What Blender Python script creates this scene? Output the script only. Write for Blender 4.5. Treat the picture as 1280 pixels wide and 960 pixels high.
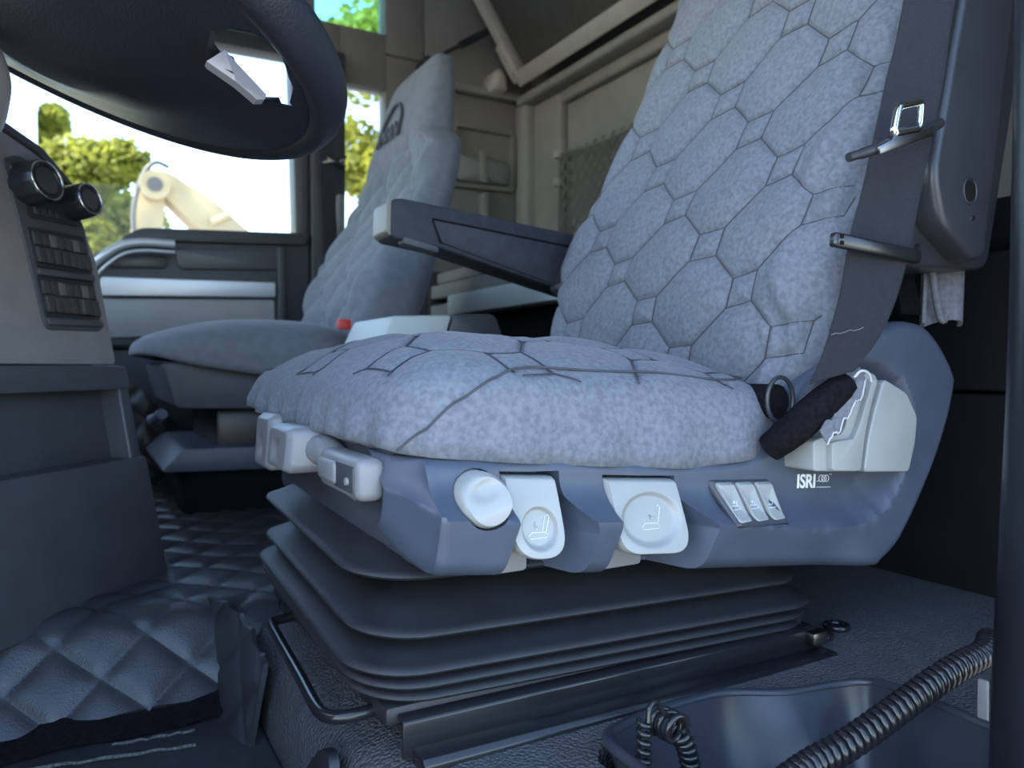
import bpy, bmesh, math, random
from mathutils import Vector as V, Matrix, noise as mnoise

random.seed(7)
for o in list(bpy.data.objects):
    bpy.data.objects.remove(o)
SC = bpy.context.scene
COL = SC.collection
# ------------------------------------------------------------------ camera
# axes: +X to the rear of the cab, +Y across to the passenger side, +Z up; the lens is the origin
cam = bpy.data.cameras.new('camera')
camo = bpy.data.objects.new('camera', cam)
COL.objects.link(camo)
SC.camera = camo
cam.sensor_width = 36.0
cam.lens = 950.0 / 1280.0 * 36.0
cam.clip_start = 0.02
cam.clip_end = 500
camo.location = (0, 0, 0)
camo.rotation_euler = (math.radians(90 - 1.3), 0, math.radians(-29.5))
cam.dof.use_dof = True
cam.dof.focus_distance = 0.66
cam.dof.aperture_fstop = 7.0
# ------------------------------------------------------------------ sky, sun, exposure
w = bpy.data.worlds.new('World')
SC.world = w
w.use_nodes = True
wn = w.node_tree
wn.nodes.clear()
wo = wn.nodes.new('ShaderNodeOutputWorld')
wb = wn.nodes.new('ShaderNodeBackground')
sky = wn.nodes.new('ShaderNodeTexSky')
sky.sky_type = 'NISHITA'
sky.sun_disc = False
sky.sun_elevation = math.radians(48)
sky.sun_rotation = math.radians(-75)
sky.air_density = 1.0
sky.dust_density = 0.6
wn.links.new(sky.outputs[0], wb.inputs[0])
wb.inputs[1].default_value = 0.42
wn.links.new(wb.outputs[0], wo.inputs[0])
sun = bpy.data.lights.new('sun', 'SUN')
suno = bpy.data.objects.new('sun', sun)
COL.objects.link(suno)
sun.energy = 7.0
sun.angle = math.radians(0.6)
sun.color = (1.0, 0.93, 0.82)
suno.rotation_euler = V((-0.62, 0.02, 0.78)).to_track_quat('Z', 'Y').to_euler()
SC.view_settings.view_transform = 'Standard'
SC.view_settings.look = 'None'
SC.view_settings.gamma = 1.0
SC.view_settings.use_curve_mapping = False
SC.view_settings.exposure = 1.35
SC.cycles.max_bounces = 10
SC.cycles.diffuse_bounces = 6

# ------------------------------------------------------------------ materials
def mat(name, col, rough=0.5, var=0.0, vscale=20.0, bump=0.0, bscale=200.0, btype='noise', metal=0.0,
        sheen=0.0, coat=0.0, spec=0.5, detail=4.0, col2=None, bdist=0.001):
    m = bpy.data.materials.new(name)
    m.use_nodes = True
    nt = m.node_tree
    p = nt.nodes['Principled BSDF']
    p.inputs['Roughness'].default_value = rough
    p.inputs['Metallic'].default_value = metal
    p.inputs['Sheen Weight'].default_value = sheen
    p.inputs['Sheen Roughness'].default_value = 0.4
    p.inputs['Coat Weight'].default_value = coat
    p.inputs['Specular IOR Level'].default_value = spec
    tc = nt.nodes.new('ShaderNodeTexCoord')
    n = nt.nodes.new('ShaderNodeTexNoise')
    n.inputs['Scale'].default_value = vscale
    n.inputs['Detail'].default_value = detail
    nt.links.new(tc.outputs['Object'], n.inputs['Vector'])
    r = nt.nodes.new('ShaderNodeValToRGB')
    a = [c * (1 - var) for c in col]
    b = [min(1, c * (1 + var)) for c in (col2 or col)]
    r.color_ramp.elements[0].position = 0.35
    r.color_ramp.elements[1].position = 0.65
    r.color_ramp.elements[0].color = (*a, 1)
    r.color_ramp.elements[1].color = (*b, 1)
    nt.links.new(n.outputs['Fac'], r.inputs['Fac'])
    nt.links.new(r.outputs['Color'], p.inputs['Base Color'])
    if bump:
        bn = nt.nodes.new('ShaderNodeBump')
        bn.inputs['Strength'].default_value = bump
        bn.inputs['Distance'].default_value = bdist
        if btype == 'noise':
            t = nt.nodes.new('ShaderNodeTexNoise')
            t.inputs['Scale'].default_value = bscale
            t.inputs['Detail'].default_value = 2
            nt.links.new(tc.outputs['Object'], t.inputs['Vector'])
            nt.links.new(t.outputs['Fac'], bn.inputs['Height'])
        elif btype == 'voronoi':
            t = nt.nodes.new('ShaderNodeTexVoronoi')
            t.inputs['Scale'].default_value = bscale
            t.feature = 'F1'
            nt.links.new(tc.outputs['Object'], t.inputs['Vector'])
            iv = nt.nodes.new('ShaderNodeMath')
            iv.operation = 'SUBTRACT'
            iv.inputs[0].default_value = 1.0
            nt.links.new(t.outputs['Distance'], iv.inputs[1])
            nt.links.new(iv.outputs[0], bn.inputs['Height'])
        elif btype == 'weave':
            t = nt.nodes.new('ShaderNodeTexWave')
            t.inputs['Scale'].default_value = bscale
            t.inputs['Distortion'].default_value = 0.6
            t.inputs['Detail'].default_value = 1
            t.bands_direction = 'DIAGONAL'
            nt.links.new(tc.outputs['Object'], t.inputs['Vector'])
            nt.links.new(t.outputs['Fac'], bn.inputs['Height'])
        nt.links.new(bn.outputs['Normal'], p.inputs['Normal'])
    return m

M = {}
M['suede'] = mat('suede_blue_grey', (0.126, 0.138, 0.166), 0.95, 0.09, 190, 0.3, 500, sheen=0.10, spec=0.12, detail=5, col2=(0.150, 0.161, 0.190))
M['suede_far'] = mat('suede_passenger', (0.124, 0.136, 0.160), 0.95, 0.08, 60, 0.15, 200, sheen=0.10, spec=0.15, detail=6)
M['stitch'] = mat('quilt_stitch', (0.045, 0.050, 0.062), 0.95)
M['seam'] = mat('seam_thread', (0.05, 0.055, 0.065), 0.9)
M['seat_plastic'] = mat('seat_trim_plastic', (0.052, 0.067, 0.098), 0.46, 0.08, 30, 0.35, 900, spec=0.5, bdist=0.0006)
M['front_box'] = mat('seat_front_box_plastic', (0.045, 0.05, 0.062), 0.55, 0.08, 30, 0.2, 900, bdist=0.0005)
M['light_plastic'] = mat('light_grey_plastic', (0.27, 0.285, 0.28), 0.38, 0.05, 25, 0.1, 700, bdist=0.0003)
M['lever_plastic'] = mat('lever_grey_plastic', (0.19, 0.195, 0.205), 0.38, 0.05, 25)
M['print'] = mat('pale_print', (0.72, 0.76, 0.78), 0.6)
M['rubber'] = mat('bellows_rubber', (0.017, 0.0185, 0.022), 0.46, 0.12, 40, 0.5, 1300, spec=0.45, bdist=0.0006)
M['black_plastic'] = mat('black_plastic', (0.018, 0.02, 0.024), 0.42, 0.1, 30, 0.15, 900, bdist=0.0004)
M['tower'] = mat('belt_tower_plastic', (0.028, 0.031, 0.038), 0.34, 0.08, 20, 0.15, 900, bdist=0.0004)
M['arm'] = mat('armrest_leatherette', (0.026, 0.029, 0.038), 0.62, 0.15, 60, 0.2, 700, spec=0.3)
M['arm_warm_cap'] = mat('armrest_cap_window_warmth', (0.16, 0.145, 0.12), 0.5)  # tan tone puts the window's warm light into the cap's colour
M['gloss_black'] = mat('gloss_black_paint', (0.012, 0.013, 0.015), 0.22, 0.05, 10, spec=0.5)
M['post'] = mat('door_post_paint', (0.010, 0.012, 0.015), 0.28, 0.1, 20, spec=0.22)
M['webbing'] = mat('belt_webbing', (0.020, 0.0225, 0.031), 0.72, 0.12, 300, 0.8, 330, 'weave', sheen=0.03, spec=0.3, bdist=0.0008)
M['velour_black'] = mat('black_velour', (0.008, 0.008, 0.010), 0.98, 0.3, 200, 0.8, 500, spec=0.05)
M['metal_dark'] = mat('burnished_steel', (0.20, 0.20, 0.20), 0.3, 0.1, 60, metal=1.0)
M['chrome'] = mat('polished_steel', (0.62, 0.62, 0.6), 0.18, metal=1.0)
M['plinth'] = mat('grained_rubber_lining', (0.074, 0.078, 0.084), 0.48, 0.1, 40, 1.0, 300, 'voronoi', bdist=0.0022)
M['quilt'] = mat('quilted_black_leatherette', (0.032, 0.035, 0.042), 0.40, 0.1, 30, 0.35, 500, 'voronoi', bdist=0.0006)
M['thread'] = mat('quilt_thread', (0.012, 0.012, 0.014), 0.9)
M['footmat'] = mat('rubber_foot_mat', (0.024, 0.026, 0.03), 0.7, 0.2, 60, 0.5, 900)
M['scuff'] = mat('scuffed_ridge', (0.075, 0.08, 0.085), 0.9, 0.5, 300, 0.6, 700)
M['tray'] = mat('tray_plastic', (0.026, 0.031, 0.042), 0.33, 0.08, 20, 0.1, 900, bdist=0.0003)
M['dash'] = mat('dash_plastic', (0.17, 0.165, 0.17), 0.6, 0.08, 30, 0.3, 900, bdist=0.0005)
M['dash_dark'] = mat('dash_dark_plastic', (0.045, 0.048, 0.056), 0.45, 0.08, 30, 0.15, 900, bdist=0.0004)
M['switch'] = mat('rocker_switch_plastic', (0.035, 0.037, 0.038), 0.35)
M['switch_pale'] = mat('rocker_switch_cap', (0.09, 0.09, 0.085), 0.4)  # paler grey for every third upper switch half
M['knob'] = mat('knob_plastic', (0.016, 0.02, 0.026), 0.3)
M['wheel'] = mat('wheel_leather', (0.014, 0.017, 0.024), 0.42, 0.1, 30, 0.45, 420, 'voronoi', bdist=0.0006)
M['silver'] = mat('satin_silver', (0.42, 0.44, 0.48), 0.35, 0.03, 20, metal=0.35)
M['door_dark'] = mat('door_dark_trim', (0.030, 0.033, 0.040), 0.55, 0.08, 20)
M['door_grey'] = mat('door_grey_panel', (0.20, 0.20, 0.205), 0.7, 0.05, 20)
M['wall'] = mat('cab_lining_taupe', (0.175, 0.168, 0.160), 0.8, 0.06, 12)
M['wall_low'] = mat('cab_panel_grey', (0.215, 0.21, 0.20), 0.75, 0.06, 12)
M['roof'] = mat('headliner', (0.30, 0.29, 0.28), 0.9, 0.05, 12)
M['bunk_under'] = mat('bunk_underside_felt', (0.055, 0.052, 0.048), 0.95, 0.1, 40)
M['bunk_frame'] = mat('bunk_frame_paint', (0.36, 0.345, 0.31), 0.5, 0.05, 20)
M['pale'] = mat('pale_panel_sky_tint', (0.42, 0.47, 0.47), 0.5, 0.04, 10)  # pale panels with the teal of sky light put into their colour
M['black_void'] = mat('bunk_base_black', (0.006, 0.0065, 0.008), 0.9, 0.1, 10, spec=0.15)
M['net'] = mat('net_cord', (0.17, 0.17, 0.16), 0.9)
M['floor'] = mat('cab_floor_rubber', (0.02, 0.021, 0.024), 0.8)
M['yard'] = mat('yard_concrete', (0.30, 0.285, 0.265), 0.9, 0.15, 0.6)
M['leaf'] = mat('tree_leaf', (0.26, 0.27, 0.04), 0.6, 0.35, 1.5)
M['bark'] = mat('tree_bark', (0.14, 0.10, 0.07), 0.9, 0.2, 5)
M['excavator'] = mat('machine_ochre_paint', (0.40, 0.30, 0.16), 0.55, 0.15, 2)
M['mach_dark'] = mat('machine_steel', (0.10, 0.09, 0.08), 0.5)
M['red'] = mat('red_buckle', (0.45, 0.03, 0.02), 0.5)
M['logo_dark'] = mat('embroidery_thread', (0.05, 0.055, 0.07), 0.9)
M['mirror'] = mat('mirror_glass', (0.8, 0.82, 0.84), 0.04, metal=1.0)
M['tear'] = mat('frayed_fabric', (0.45, 0.45, 0.46), 0.95)

def leaf_shader(m):
    nt = m.node_tree
    p = nt.nodes['Principled BSDF']
    out = nt.nodes['Material Output']
    tr = nt.nodes.new('ShaderNodeBsdfTranslucent')
    mx = nt.nodes.new('ShaderNodeMixShader')
    mx.inputs[0].default_value = 0.5
    nt.links.new(p.inputs['Base Color'].links[0].from_socket, tr.inputs['Color'])
    nt.links.new(p.outputs[0], mx.inputs[1])
    nt.links.new(tr.outputs[0], mx.inputs[2])
    nt.links.new(mx.outputs[0], out.inputs['Surface'])
leaf_shader(M['leaf'])

def glass(name, tint):
    m = bpy.data.materials.new(name)
    m.use_nodes = True
    nt = m.node_tree
    nt.nodes.clear()
    o = nt.nodes.new('ShaderNodeOutputMaterial')
    mx = nt.nodes.new('ShaderNodeMixShader')
    fr = nt.nodes.new('ShaderNodeFresnel')
    fr.inputs[0].default_value = 1.2
    tr = nt.nodes.new('ShaderNodeBsdfTransparent')
    tr.inputs[0].default_value = (*tint, 1)
    gl = nt.nodes.new('ShaderNodeBsdfGlossy')
    gl.inputs['Roughness'].default_value = 0.02
    nt.links.new(fr.outputs[0], mx.inputs[0])
    nt.links.new(tr.outputs[0], mx.inputs[1])
    nt.links.new(gl.outputs[0], mx.inputs[2])
    nt.links.new(mx.outputs[0], o.inputs[0])
    return m
M['glass'] = glass('window_glass', (0.93, 0.96, 0.95))
M['glass_tint'] = glass('tinted_glass', (0.55, 0.80, 0.76))

# ------------------------------------------------------------------ object helpers
WLOC = {}
def tag(o, label=None, cat=None, group=None, kind=None):
    if label: o['label'] = label
    if cat: o['category'] = cat
    if group: o['group'] = group
    if kind: o['kind'] = kind
    return o

def empty(name, loc, label, cat, group=None):
    o = bpy.data.objects.new(name, None)
    o.empty_display_size = 0.05
    COL.objects.link(o)
    o.location = loc
    WLOC[o.name] = V(loc)
    return tag(o, label, cat, group)

def mk(name, verts, faces, m, parent=None, smooth=True, angle=40, recalc=True, origin=None):
    vs = [V(v) for v in verts]
    lo = V((min(v[i] for v in vs) for i in range(3)))
    hi = V((max(v[i] for v in vs) for i in range(3)))
    c = V(origin) if origin is not None else V(((lo.x + hi.x) / 2, (lo.y + hi.y) / 2, (lo.z + hi.z) / 2 if parent else lo.z))
    me = bpy.data.meshes.new(name)
    me.from_pydata([v - c for v in vs], [], faces)
    if recalc:
        bm = bmesh.new()
        bm.from_mesh(me)
        bmesh.ops.recalc_face_normals(bm, faces=bm.faces)
        bm.to_mesh(me)
        bm.free()
    if smooth:
        me.polygons.foreach_set('use_smooth', [True] * len(me.polygons))
        if angle < 180:
            me.set_sharp_from_angle(angle=math.radians(angle))
    me.materials.append(M[m] if isinstance(m, str) else m)
    o = bpy.data.objects.new(name, me)
    COL.objects.link(o)
    WLOC[o.name] = c
    if parent:
        o.parent = parent
        o.location = c - WLOC[parent.name]
    else:
        o.location = c
    return o

def bm_out(name, bm, m, parent=None, angle=40, smooth=True):
    vs = [v.co.copy() for v in bm.verts]
    bm.verts.index_update()
    fs = [[v.index for v in f.verts] for f in bm.faces]
    bm.free()
    return mk(name, vs, fs, m, parent, smooth, angle)

def bevel_bm(bm, r, seg=2, ang=30):
    es = [e for e in bm.edges if len(e.link_faces) == 2 and e.calc_face_angle(0) > math.radians(ang)]
    bmesh.ops.bevel(bm, geom=es, offset=r, segments=seg, profile=0.5, affect='EDGES', clamp_overlap=True)

def box(name, x0, x1, y0, y1, z0, z1, m, parent=None, bev=0.003, seg=2, rot=None):
    bm = bmesh.new()
    bmesh.ops.create_cube(bm, size=1)
    for v in bm.verts:
        v.co = V((x0 + (v.co.x + .5) * (x1 - x0), y0 + (v.co.y + .5) * (y1 - y0), z0 + (v.co.z + .5) * (z1 - z0)))
    if bev: bevel_bm(bm, bev, seg)
    if rot:
        c = V(((x0 + x1) / 2, (y0 + y1) / 2, (z0 + z1) / 2))
        for v in bm.verts: v.co = rot @ (v.co - c) + c
    return bm_out(name, bm, m, parent)

def frame_box(name, o, ax, ay, az, sx, sy, sz, m, parent=None, bev=0.003, seg=2):
    """box centred at o with axes ax, ay, az and full sizes"""
    bm = bmesh.new()
    bmesh.ops.create_cube(bm, size=1)
    for v in bm.verts: v.co = V((v.co.x * sx, v.co.y * sy, v.co.z * sz))
    if bev: bevel_bm(bm, bev, seg)
    for v in bm.verts: v.co = V(o) + V(ax) * v.co.x + V(ay) * v.co.y + V(az) * v.co.z
    return bm_out(name, bm, m, parent)

def plane_pt(plane, a, b, c):
    return {'xz': V((a, c, b)), 'yz': V((c, a, b)), 'xy': V((a, b, c))}[plane]

def prism(name, poly, plane, c0, c1, m, parent=None, bev=0.0, seg=2, shift=(0, 0), angle=40):
    bm = bmesh.new()
    A = [bm.verts.new(plane_pt(plane, p[0], p[1], c0)) for p in poly]
    B = [bm.verts.new(plane_pt(plane, p[0] + shift[0], p[1] + shift[1], c1)) for p in poly]
    n = len(poly)
    bm.faces.new(A)
    bm.faces.new(B[::-1])
    for i in range(n):
        bm.faces.new((A[i], A[(i + 1) % n], B[(i + 1) % n], B[i]))
    bmesh.ops.recalc_face_normals(bm, faces=bm.faces)
    if bev: bevel_bm(bm, bev, seg)
    return bm_out(name, bm, m, parent, angle)

def rpoly(poly, r, n=5):
    """round the corners of a polygon"""
    out = []
    N = len(poly)
    for i in range(N):
        p0, p, p1 = V((*poly[i - 1], 0)), V((*poly[i], 0)), V((*poly[(i + 1) % N], 0))
        a, b = (p0 - p), (p1 - p)
        rr = min(r, a.length * .48, b.length * .48)
        s, e = p + a.normalized() * rr, p + b.normalized() * rr
        for k in range(n + 1):
            t = k / n
            q = s * (1 - t) ** 2 + p * 2 * t * (1 - t) + e * t * t
            out.append((q.x, q.y))
    return out

def smooth_path(pts, n=8):
    """Catmull-Rom through points"""
    P = [V(p) for p in pts]
    P = [P[0] * 2 - P[1]] + P + [P[-1] * 2 - P[-2]]
    out = []
    for i in range(1, len(P) - 2):
        for k in range(n):
            t = k / n
            a, b, c, d = P[i - 1], P[i], P[i + 1], P[i + 2]
            out.append(0.5 * ((2 * b) + (c - a) * t + (2 * a - 5 * b + 4 * c - d) * t * t + (3 * b - a - 3 * c + d) * t ** 3))
    out.append(P[-2])
    return out

def tube_geo(pts, r, n=10, closed=False, off=0):
    P = [V(p) for p in pts]
    N = len(P)
    rs = r if isinstance(r, (list, tuple)) else [r] * N
    up = None
    vs, fs = [], []
    for i in range(N):
        if closed: t = (P[(i + 1) % N] - P[i - 1])
        else: t = P[min(i + 1, N - 1)] - P[max(i - 1, 0)]
        t.normalize()
        if up is None:
            up = V((0, 0, 1)) if abs(t.z) < .9 else V((1, 0, 0))
        s = t.cross(up).normalized()
        up = s.cross(t).normalized()
        for k in range(n):
            a = 2 * math.pi * k / n
            vs.append(P[i] + (s * math.cos(a) + up * math.sin(a)) * rs[i])
    for i in range(N if closed else N - 1):
        j = (i + 1) % N
        for k in range(n):
            k2 = (k + 1) % n
            fs.append([off + i * n + k, off + i * n + k2, off + j * n + k2, off + j * n + k])
    if not closed:
        fs.append([off + k for k in range(n)][::-1])
        fs.append([off + (N - 1) * n + k for k in range(n)])
    return vs, fs

def tube(name, pts, r, m, parent=None, n=10, closed=False, angle=60):
    vs, fs = tube_geo(pts, r, n, closed)
    return mk(name, vs, fs, m, parent, True, angle)

def tubes(name, paths, r, m, parent=None, n=6, closed=False):
    VS, FS = [], []
    for p in paths:
        vs, fs = tube_geo(p, r, n, closed, len(VS))
        VS += vs; FS += fs
    return mk(name, VS, FS, m, parent, True, 60)

def grid_faces(nu, nv, off=0, wrap_u=False):
    fs = []
    for i in range(nu if wrap_u else nu - 1):
        for j in range(nv - 1):
            i2 = (i + 1) % nu
            fs.append([off + i * nv + j, off + i2 * nv + j, off + i2 * nv + j + 1, off + i * nv + j + 1])
    return fs

def sheet(name, fn, nu, nv, th, m, parent=None, angle=60):
    """open surface fn(u,v) given a thickness th"""
    P = [[V(fn(i / (nu - 1), j / (nv - 1))) for j in range(nv)] for i in range(nu)]
    vs = []
    nr = []
    for i in range(nu):
        for j in range(nv):
            du = P[min(i + 1, nu - 1)][j] - P[max(i - 1, 0)][j]
            dv = P[i][min(j + 1, nv - 1)] - P[i][max(j - 1, 0)]
            nn = du.cross(dv)
            nr.append(nn.normalized() if nn.length > 1e-12 else V((0, 0, 1)))
            vs.append(P[i][j])
    n = len(vs)
    vs += [vs[k] - nr[k] * th for k in range(n)]
    fs = grid_faces(nu, nv)
    fs += [[n + a for a in f[::-1]] for f in grid_faces(nu, nv)]
    edge = [i * nv for i in range(nu)] + [(nu - 1) * nv + j for j in range(1, nv)] + [i * nv + nv - 1 for i in range(nu - 2, -1, -1)] + [j for j in range(nv - 2, 0, -1)]
    for a, b in zip(edge, edge[1:] + edge[:1]):
        fs.append([a, b, n + b, n + a])
    return mk(name, vs, fs, m, parent, True, angle)

def relief(name, outline, ctr, nr, fn, back, m, parent=None, to3=None, angle=50):
    """star-shaped plate: outline in (a,b), front depth fn(a,b,k) (k 0 centre..1 rim), closed to a flat back"""
    to3 = to3 or (lambda a, b, c: V((a, c, b)))
    vs = [to3(ctr[0], ctr[1], fn(ctr[0], ctr[1], 0))]
    N = len(outline)
    for i in range(1, nr + 1):
        k = i / nr
        for p in outline:
            a = ctr[0] + (p[0] - ctr[0]) * k
            b = ctr[1] + (p[1] - ctr[1]) * k
            vs.append(to3(a, b, fn(a, b, k)))
    fs = [[0, 1 + j, 1 + (j + 1) % N] for j in range(N)]
    for i in range(nr - 1):
        for j in range(N):
            a, b = 1 + i * N + j, 1 + i * N + (j + 1) % N
            fs.append([a, a + N, b + N, b])
    s = len(vs)
    for p in outline: vs.append(to3(p[0], p[1], back))
    e = 1 + (nr - 1) * N
    for j in range(N):
        fs.append([e + j, s + j, s + (j + 1) % N, e + (j + 1) % N])
    fs.append([s + j for j in range(N)])
    return mk(name, vs, fs, m, parent, True, angle)

def resample(poly, n):
    P = [V((*p, 0)) for p in poly]
    P.append(P[0])
    ln = [0]
    for a, b in zip(P, P[1:]): ln.append(ln[-1] + (b - a).length)
    out, i = [], 0
    for k in range(n):
        t = ln[-1] * k / n
        while ln[i + 1] < t: i += 1
        q = P[i].lerp(P[i + 1], (t - ln[i]) / max(1e-9, ln[i + 1] - ln[i]))
        out.append((q.x, q.y))
    return out

def ss(a, b, x):
    t = max(0.0, min(1.0, (x - a) / (b - a)))
    return t * t * (3 - 2 * t)

def interp(tab, x):
    if x <= tab[0][0]: return tab[0][1]
    for (x0, y0), (x1, y1) in zip(tab, tab[1:]):
        if x <= x1: return y0 + (y1 - y0) * (x - x0) / (x1 - x0)
    return tab[-1][1]

def seg_dist(px, py, poly, closed=True):
    d = 1e9
    N = len(poly)
    for i in range(N if closed else N - 1):
        ax, ay = poly[i]; bx, by = poly[(i + 1) % N]
        dx, dy = bx - ax, by - ay
        l = dx * dx + dy * dy
        t = max(0, min(1, ((px - ax) * dx + (py - ay) * dy) / l)) if l else 0
        d = min(d, math.hypot(px - ax - t * dx, py - ay - t * dy))
    return d

def inside(px, py, poly):
    c = False
    N = len(poly)
    for i in range(N):
        ax, ay = poly[i]; bx, by = poly[i - 1]
        if (ay > py) != (by > py) and px < (bx - ax) * (py - ay) / (by - ay) + ax: c = not c
    return c

def superell(n, e):
    out = []
    for k in range(n):
        a = 2 * math.pi * k / n
        c, s = math.cos(a), math.sin(a)
        q = (abs(c) ** e + abs(s) ** e) ** (-1 / e)
        out.append((c * q, s * q))
    return out

def pillow(name, nr, na, e, mm, warp, disp, m, parent=None):
    """padded slab: unit superellipse plan (u,v), crown height 0..1; warp(u,v,h)->world; disp(u,v,flat)->height in metres along the crown"""
    ring = superell(na, e)
    vs = []
    n1 = int(nr * .78); r1 = .93; a1 = math.asin(r1 ** (mm / 2))
    for i in range(nr + 1):
        if i <= n1:
            rho = r1 * i / n1
            al = math.asin(rho ** (mm / 2))
        else:
            al = a1 + (math.pi / 2 - a1) * (i - n1) / (nr - n1)
            rho = math.sin(al) ** (2 / mm)
        h = max(0.0, math.cos(al)) ** (2 / mm)
        for (a, b) in (ring if i else [(0, 0)]):
            vs.append(warp(a * rho, b * rho, h, disp(a * rho, b * rho, rho)))
    fs = [[0, 1 + j, 1 + (j + 1) % na] for j in range(na)]
    for i in range(nr - 1):
        for j in range(na):
            a, b = 1 + i * na + j, 1 + i * na + (j + 1) % na
            fs.append([a, a + na, b + na, b])
    e0 = 1 + (nr - 1) * na
    s = len(vs)
    for (a, b) in ring: vs.append(warp(a * .9, b * .9, -0.03, 0))
    for j in range(na):
        fs.append([e0 + j, s + j, s + (j + 1) % na, e0 + (j + 1) % na])
    fs.append([s + j for j in range(na)])
    return mk(name, vs, fs, m, parent, True, 180)

def hexquilt(q, z, e1, e2, c=0.27):
    """distance (m) to the stitch lines of long eight-sided cells with small squares at the corners"""
    det = e1[0] * e2[1] - e1[1] * e2[0]
    a = (q * e2[1] - z * e2[0]) / det
    b = (e1[0] * z - e1[1] * q) / det
    a = abs(a - round(a)); b = abs(b - round(b))
    l1, l2 = math.hypot(*e1), math.hypot(*e2)
    s1, s2 = abs(det) / l2, abs(det) / l1
    cs = (a + b - (1 - c)) * (s1 * s2) / math.hypot(s1, s2) * 1.0
    if cs > 0: return cs
    return min((.5 - a) * s1, (.5 - b) * s2, -cs)

def text_mesh(name, s, size, o, ax, ay, m, parent, ext=0.0004, width=None, bold=0.0):
    c = bpy.data.curves.new(name, 'FONT')
    c.body = s
    c.size = size
    c.extrude = ext
    c.offset = bold
    c.align_x = 'CENTER'
    c.align_y = 'CENTER'
    t = bpy.data.objects.new(name + '_tmp', c)
    COL.objects.link(t)
    bpy.context.view_layer.update()
    me = bpy.data.meshes.new_from_object(t.evaluated_get(bpy.context.evaluated_depsgraph_get()))
    bpy.data.objects.remove(t)
    ax, ay = V(ax).normalized(), V(ay).normalized()
    az = ax.cross(ay)
    xs = [v.co.x for v in me.vertices]
    k = width / (max(xs) - min(xs)) if width else 1
    vs = [V(o) + ax * v.co.x * k + ay * v.co.y + az * v.co.z for v in me.vertices]
    fs = [list(p.vertices) for p in me.polygons]
    bpy.data.meshes.remove(me)
    return mk(name, vs, fs, m, parent, False)

def boolean(o, cutters, op='DIFFERENCE'):
    for c in cutters:
        md = o.modifiers.new('b', 'BOOLEAN')
        md.operation = op
        md.object = c
        md.solver = 'EXACT'
    bpy.context.view_layer.update()
    me = bpy.data.meshes.new_from_object(o.evaluated_get(bpy.context.evaluated_depsgraph_get()))
    o.modifiers.clear()
    o.data = me
    for c in cutters: bpy.data.objects.remove(c)
    me.polygons.foreach_set('use_smooth', [True] * len(me.polygons))
    me.set_sharp_from_angle(angle=math.radians(35))
    return o

def struct(o):
    o['kind'] = 'structure'
    return o

# ================================================================== SETTING
YW = 2.30                                    # inner face of the passenger side
struct(box('ground', -40, 40, -30, 60, -1.95, -1.85, 'yard', bev=0))
struct(box('floor', -1.1, 1.42, 0.30, 2.40, -0.50, -0.385, 'floor', bev=0))
struct(box('ceiling', -1.15, 1.45, 0.20, 2.42, 1.55, 1.60, 'roof', bev=0))
# passenger side wall: pieces round the door, the side window and the high window
wp = struct(prism('wall_passenger', [(.60, -.40), (1.45, -.40), (1.45, .43), (.60, .43)], 'xz', YW + .03, YW + .10, 'wall'))
def wpart(x0, x1, z0, z1): return box('lining_panel', x0, x1, YW + .03, YW + .10, z0, z1, 'wall', wp, bev=0.004)
wpart(.60, .705, .43, 1.06)
wpart(.855, .985, .43, .995)
wpart(.989, 1.45, .43, .925)
wpart(.705, .855, .885, 1.06)
wpart(.60, .63, 1.06, 1.56)
wpart(.63, .855, 1.40, 1.56)
wpart(.855, .985, 1.0, 1.56)
wpart(.989, 1.45, .93, 1.56)
wpart(-1.1, .60, .94, 1.56)
wpart(-1.1, -.62, -.40, .94)
# long ledge between upper and lower lining, and corner trim
tr = struct(box('trim_1', .97, 1.38, YW - .012, YW + .03, .915, .94, 'wall_low', bev=0.006))
# rear wall
wr = struct(box('wall_rear', 1.40, 1.46, .20, 2.42, -.40, 1.56, 'wall_low', bev=0))
rp = []
for (y0, y1, z0, z1) in ((2.10, 2.30, .20, .90), (.20, 1.50, .20, .90), (1.50, 2.10, .86, .90), (1.50, 2.10, .20, .30)):
    rp.append(box('moulded_panel', 1.365, 1.402, y0, y1, z0, z1, 'wall_low', wr, bev=0.012, seg=3))
struct(box('trim_2', 1.31, 1.402, .22, 2.29, .895, .925, 'wall_low', bev=0.010, seg=3))
struct(box('trim_3', 1.325, 1.40, 2.255, YW + .03, .20, .91, 'wall_low', bev=0.02, seg=3))
# driver side behind the door and above it, front bulkhead round the windscreen
wd = struct(box('wall_driver', .82, 1.46, .20, .25, -.60, 1.56, 'wall', bev=0))
struct(box('wall_driver_header', -1.1, .82, .20, .25, .95, 1.56, 'wall', bev=0))
wf = struct(box('wall_front', -1.15, -1.10, .20, 2.42, -.60, .05, 'dash_dark', bev=0))
box('header', -1.15, -1.10, .20, 2.42, 1.05, 1.56, 'wall', wf, bev=0)
box('pillar', -1.15, -1.08, .20, .30, .05, 1.05, 'wall', wf, bev=0)
box('pillar', -1.15, -1.08, 2.32, 2.42, .05, 1.05, 'wall', wf, bev=0)
wsn = struct(box('window_1', -1.13, -1.125, .30, 2.32, .05, 1.05, 'glass', bev=0))

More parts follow.
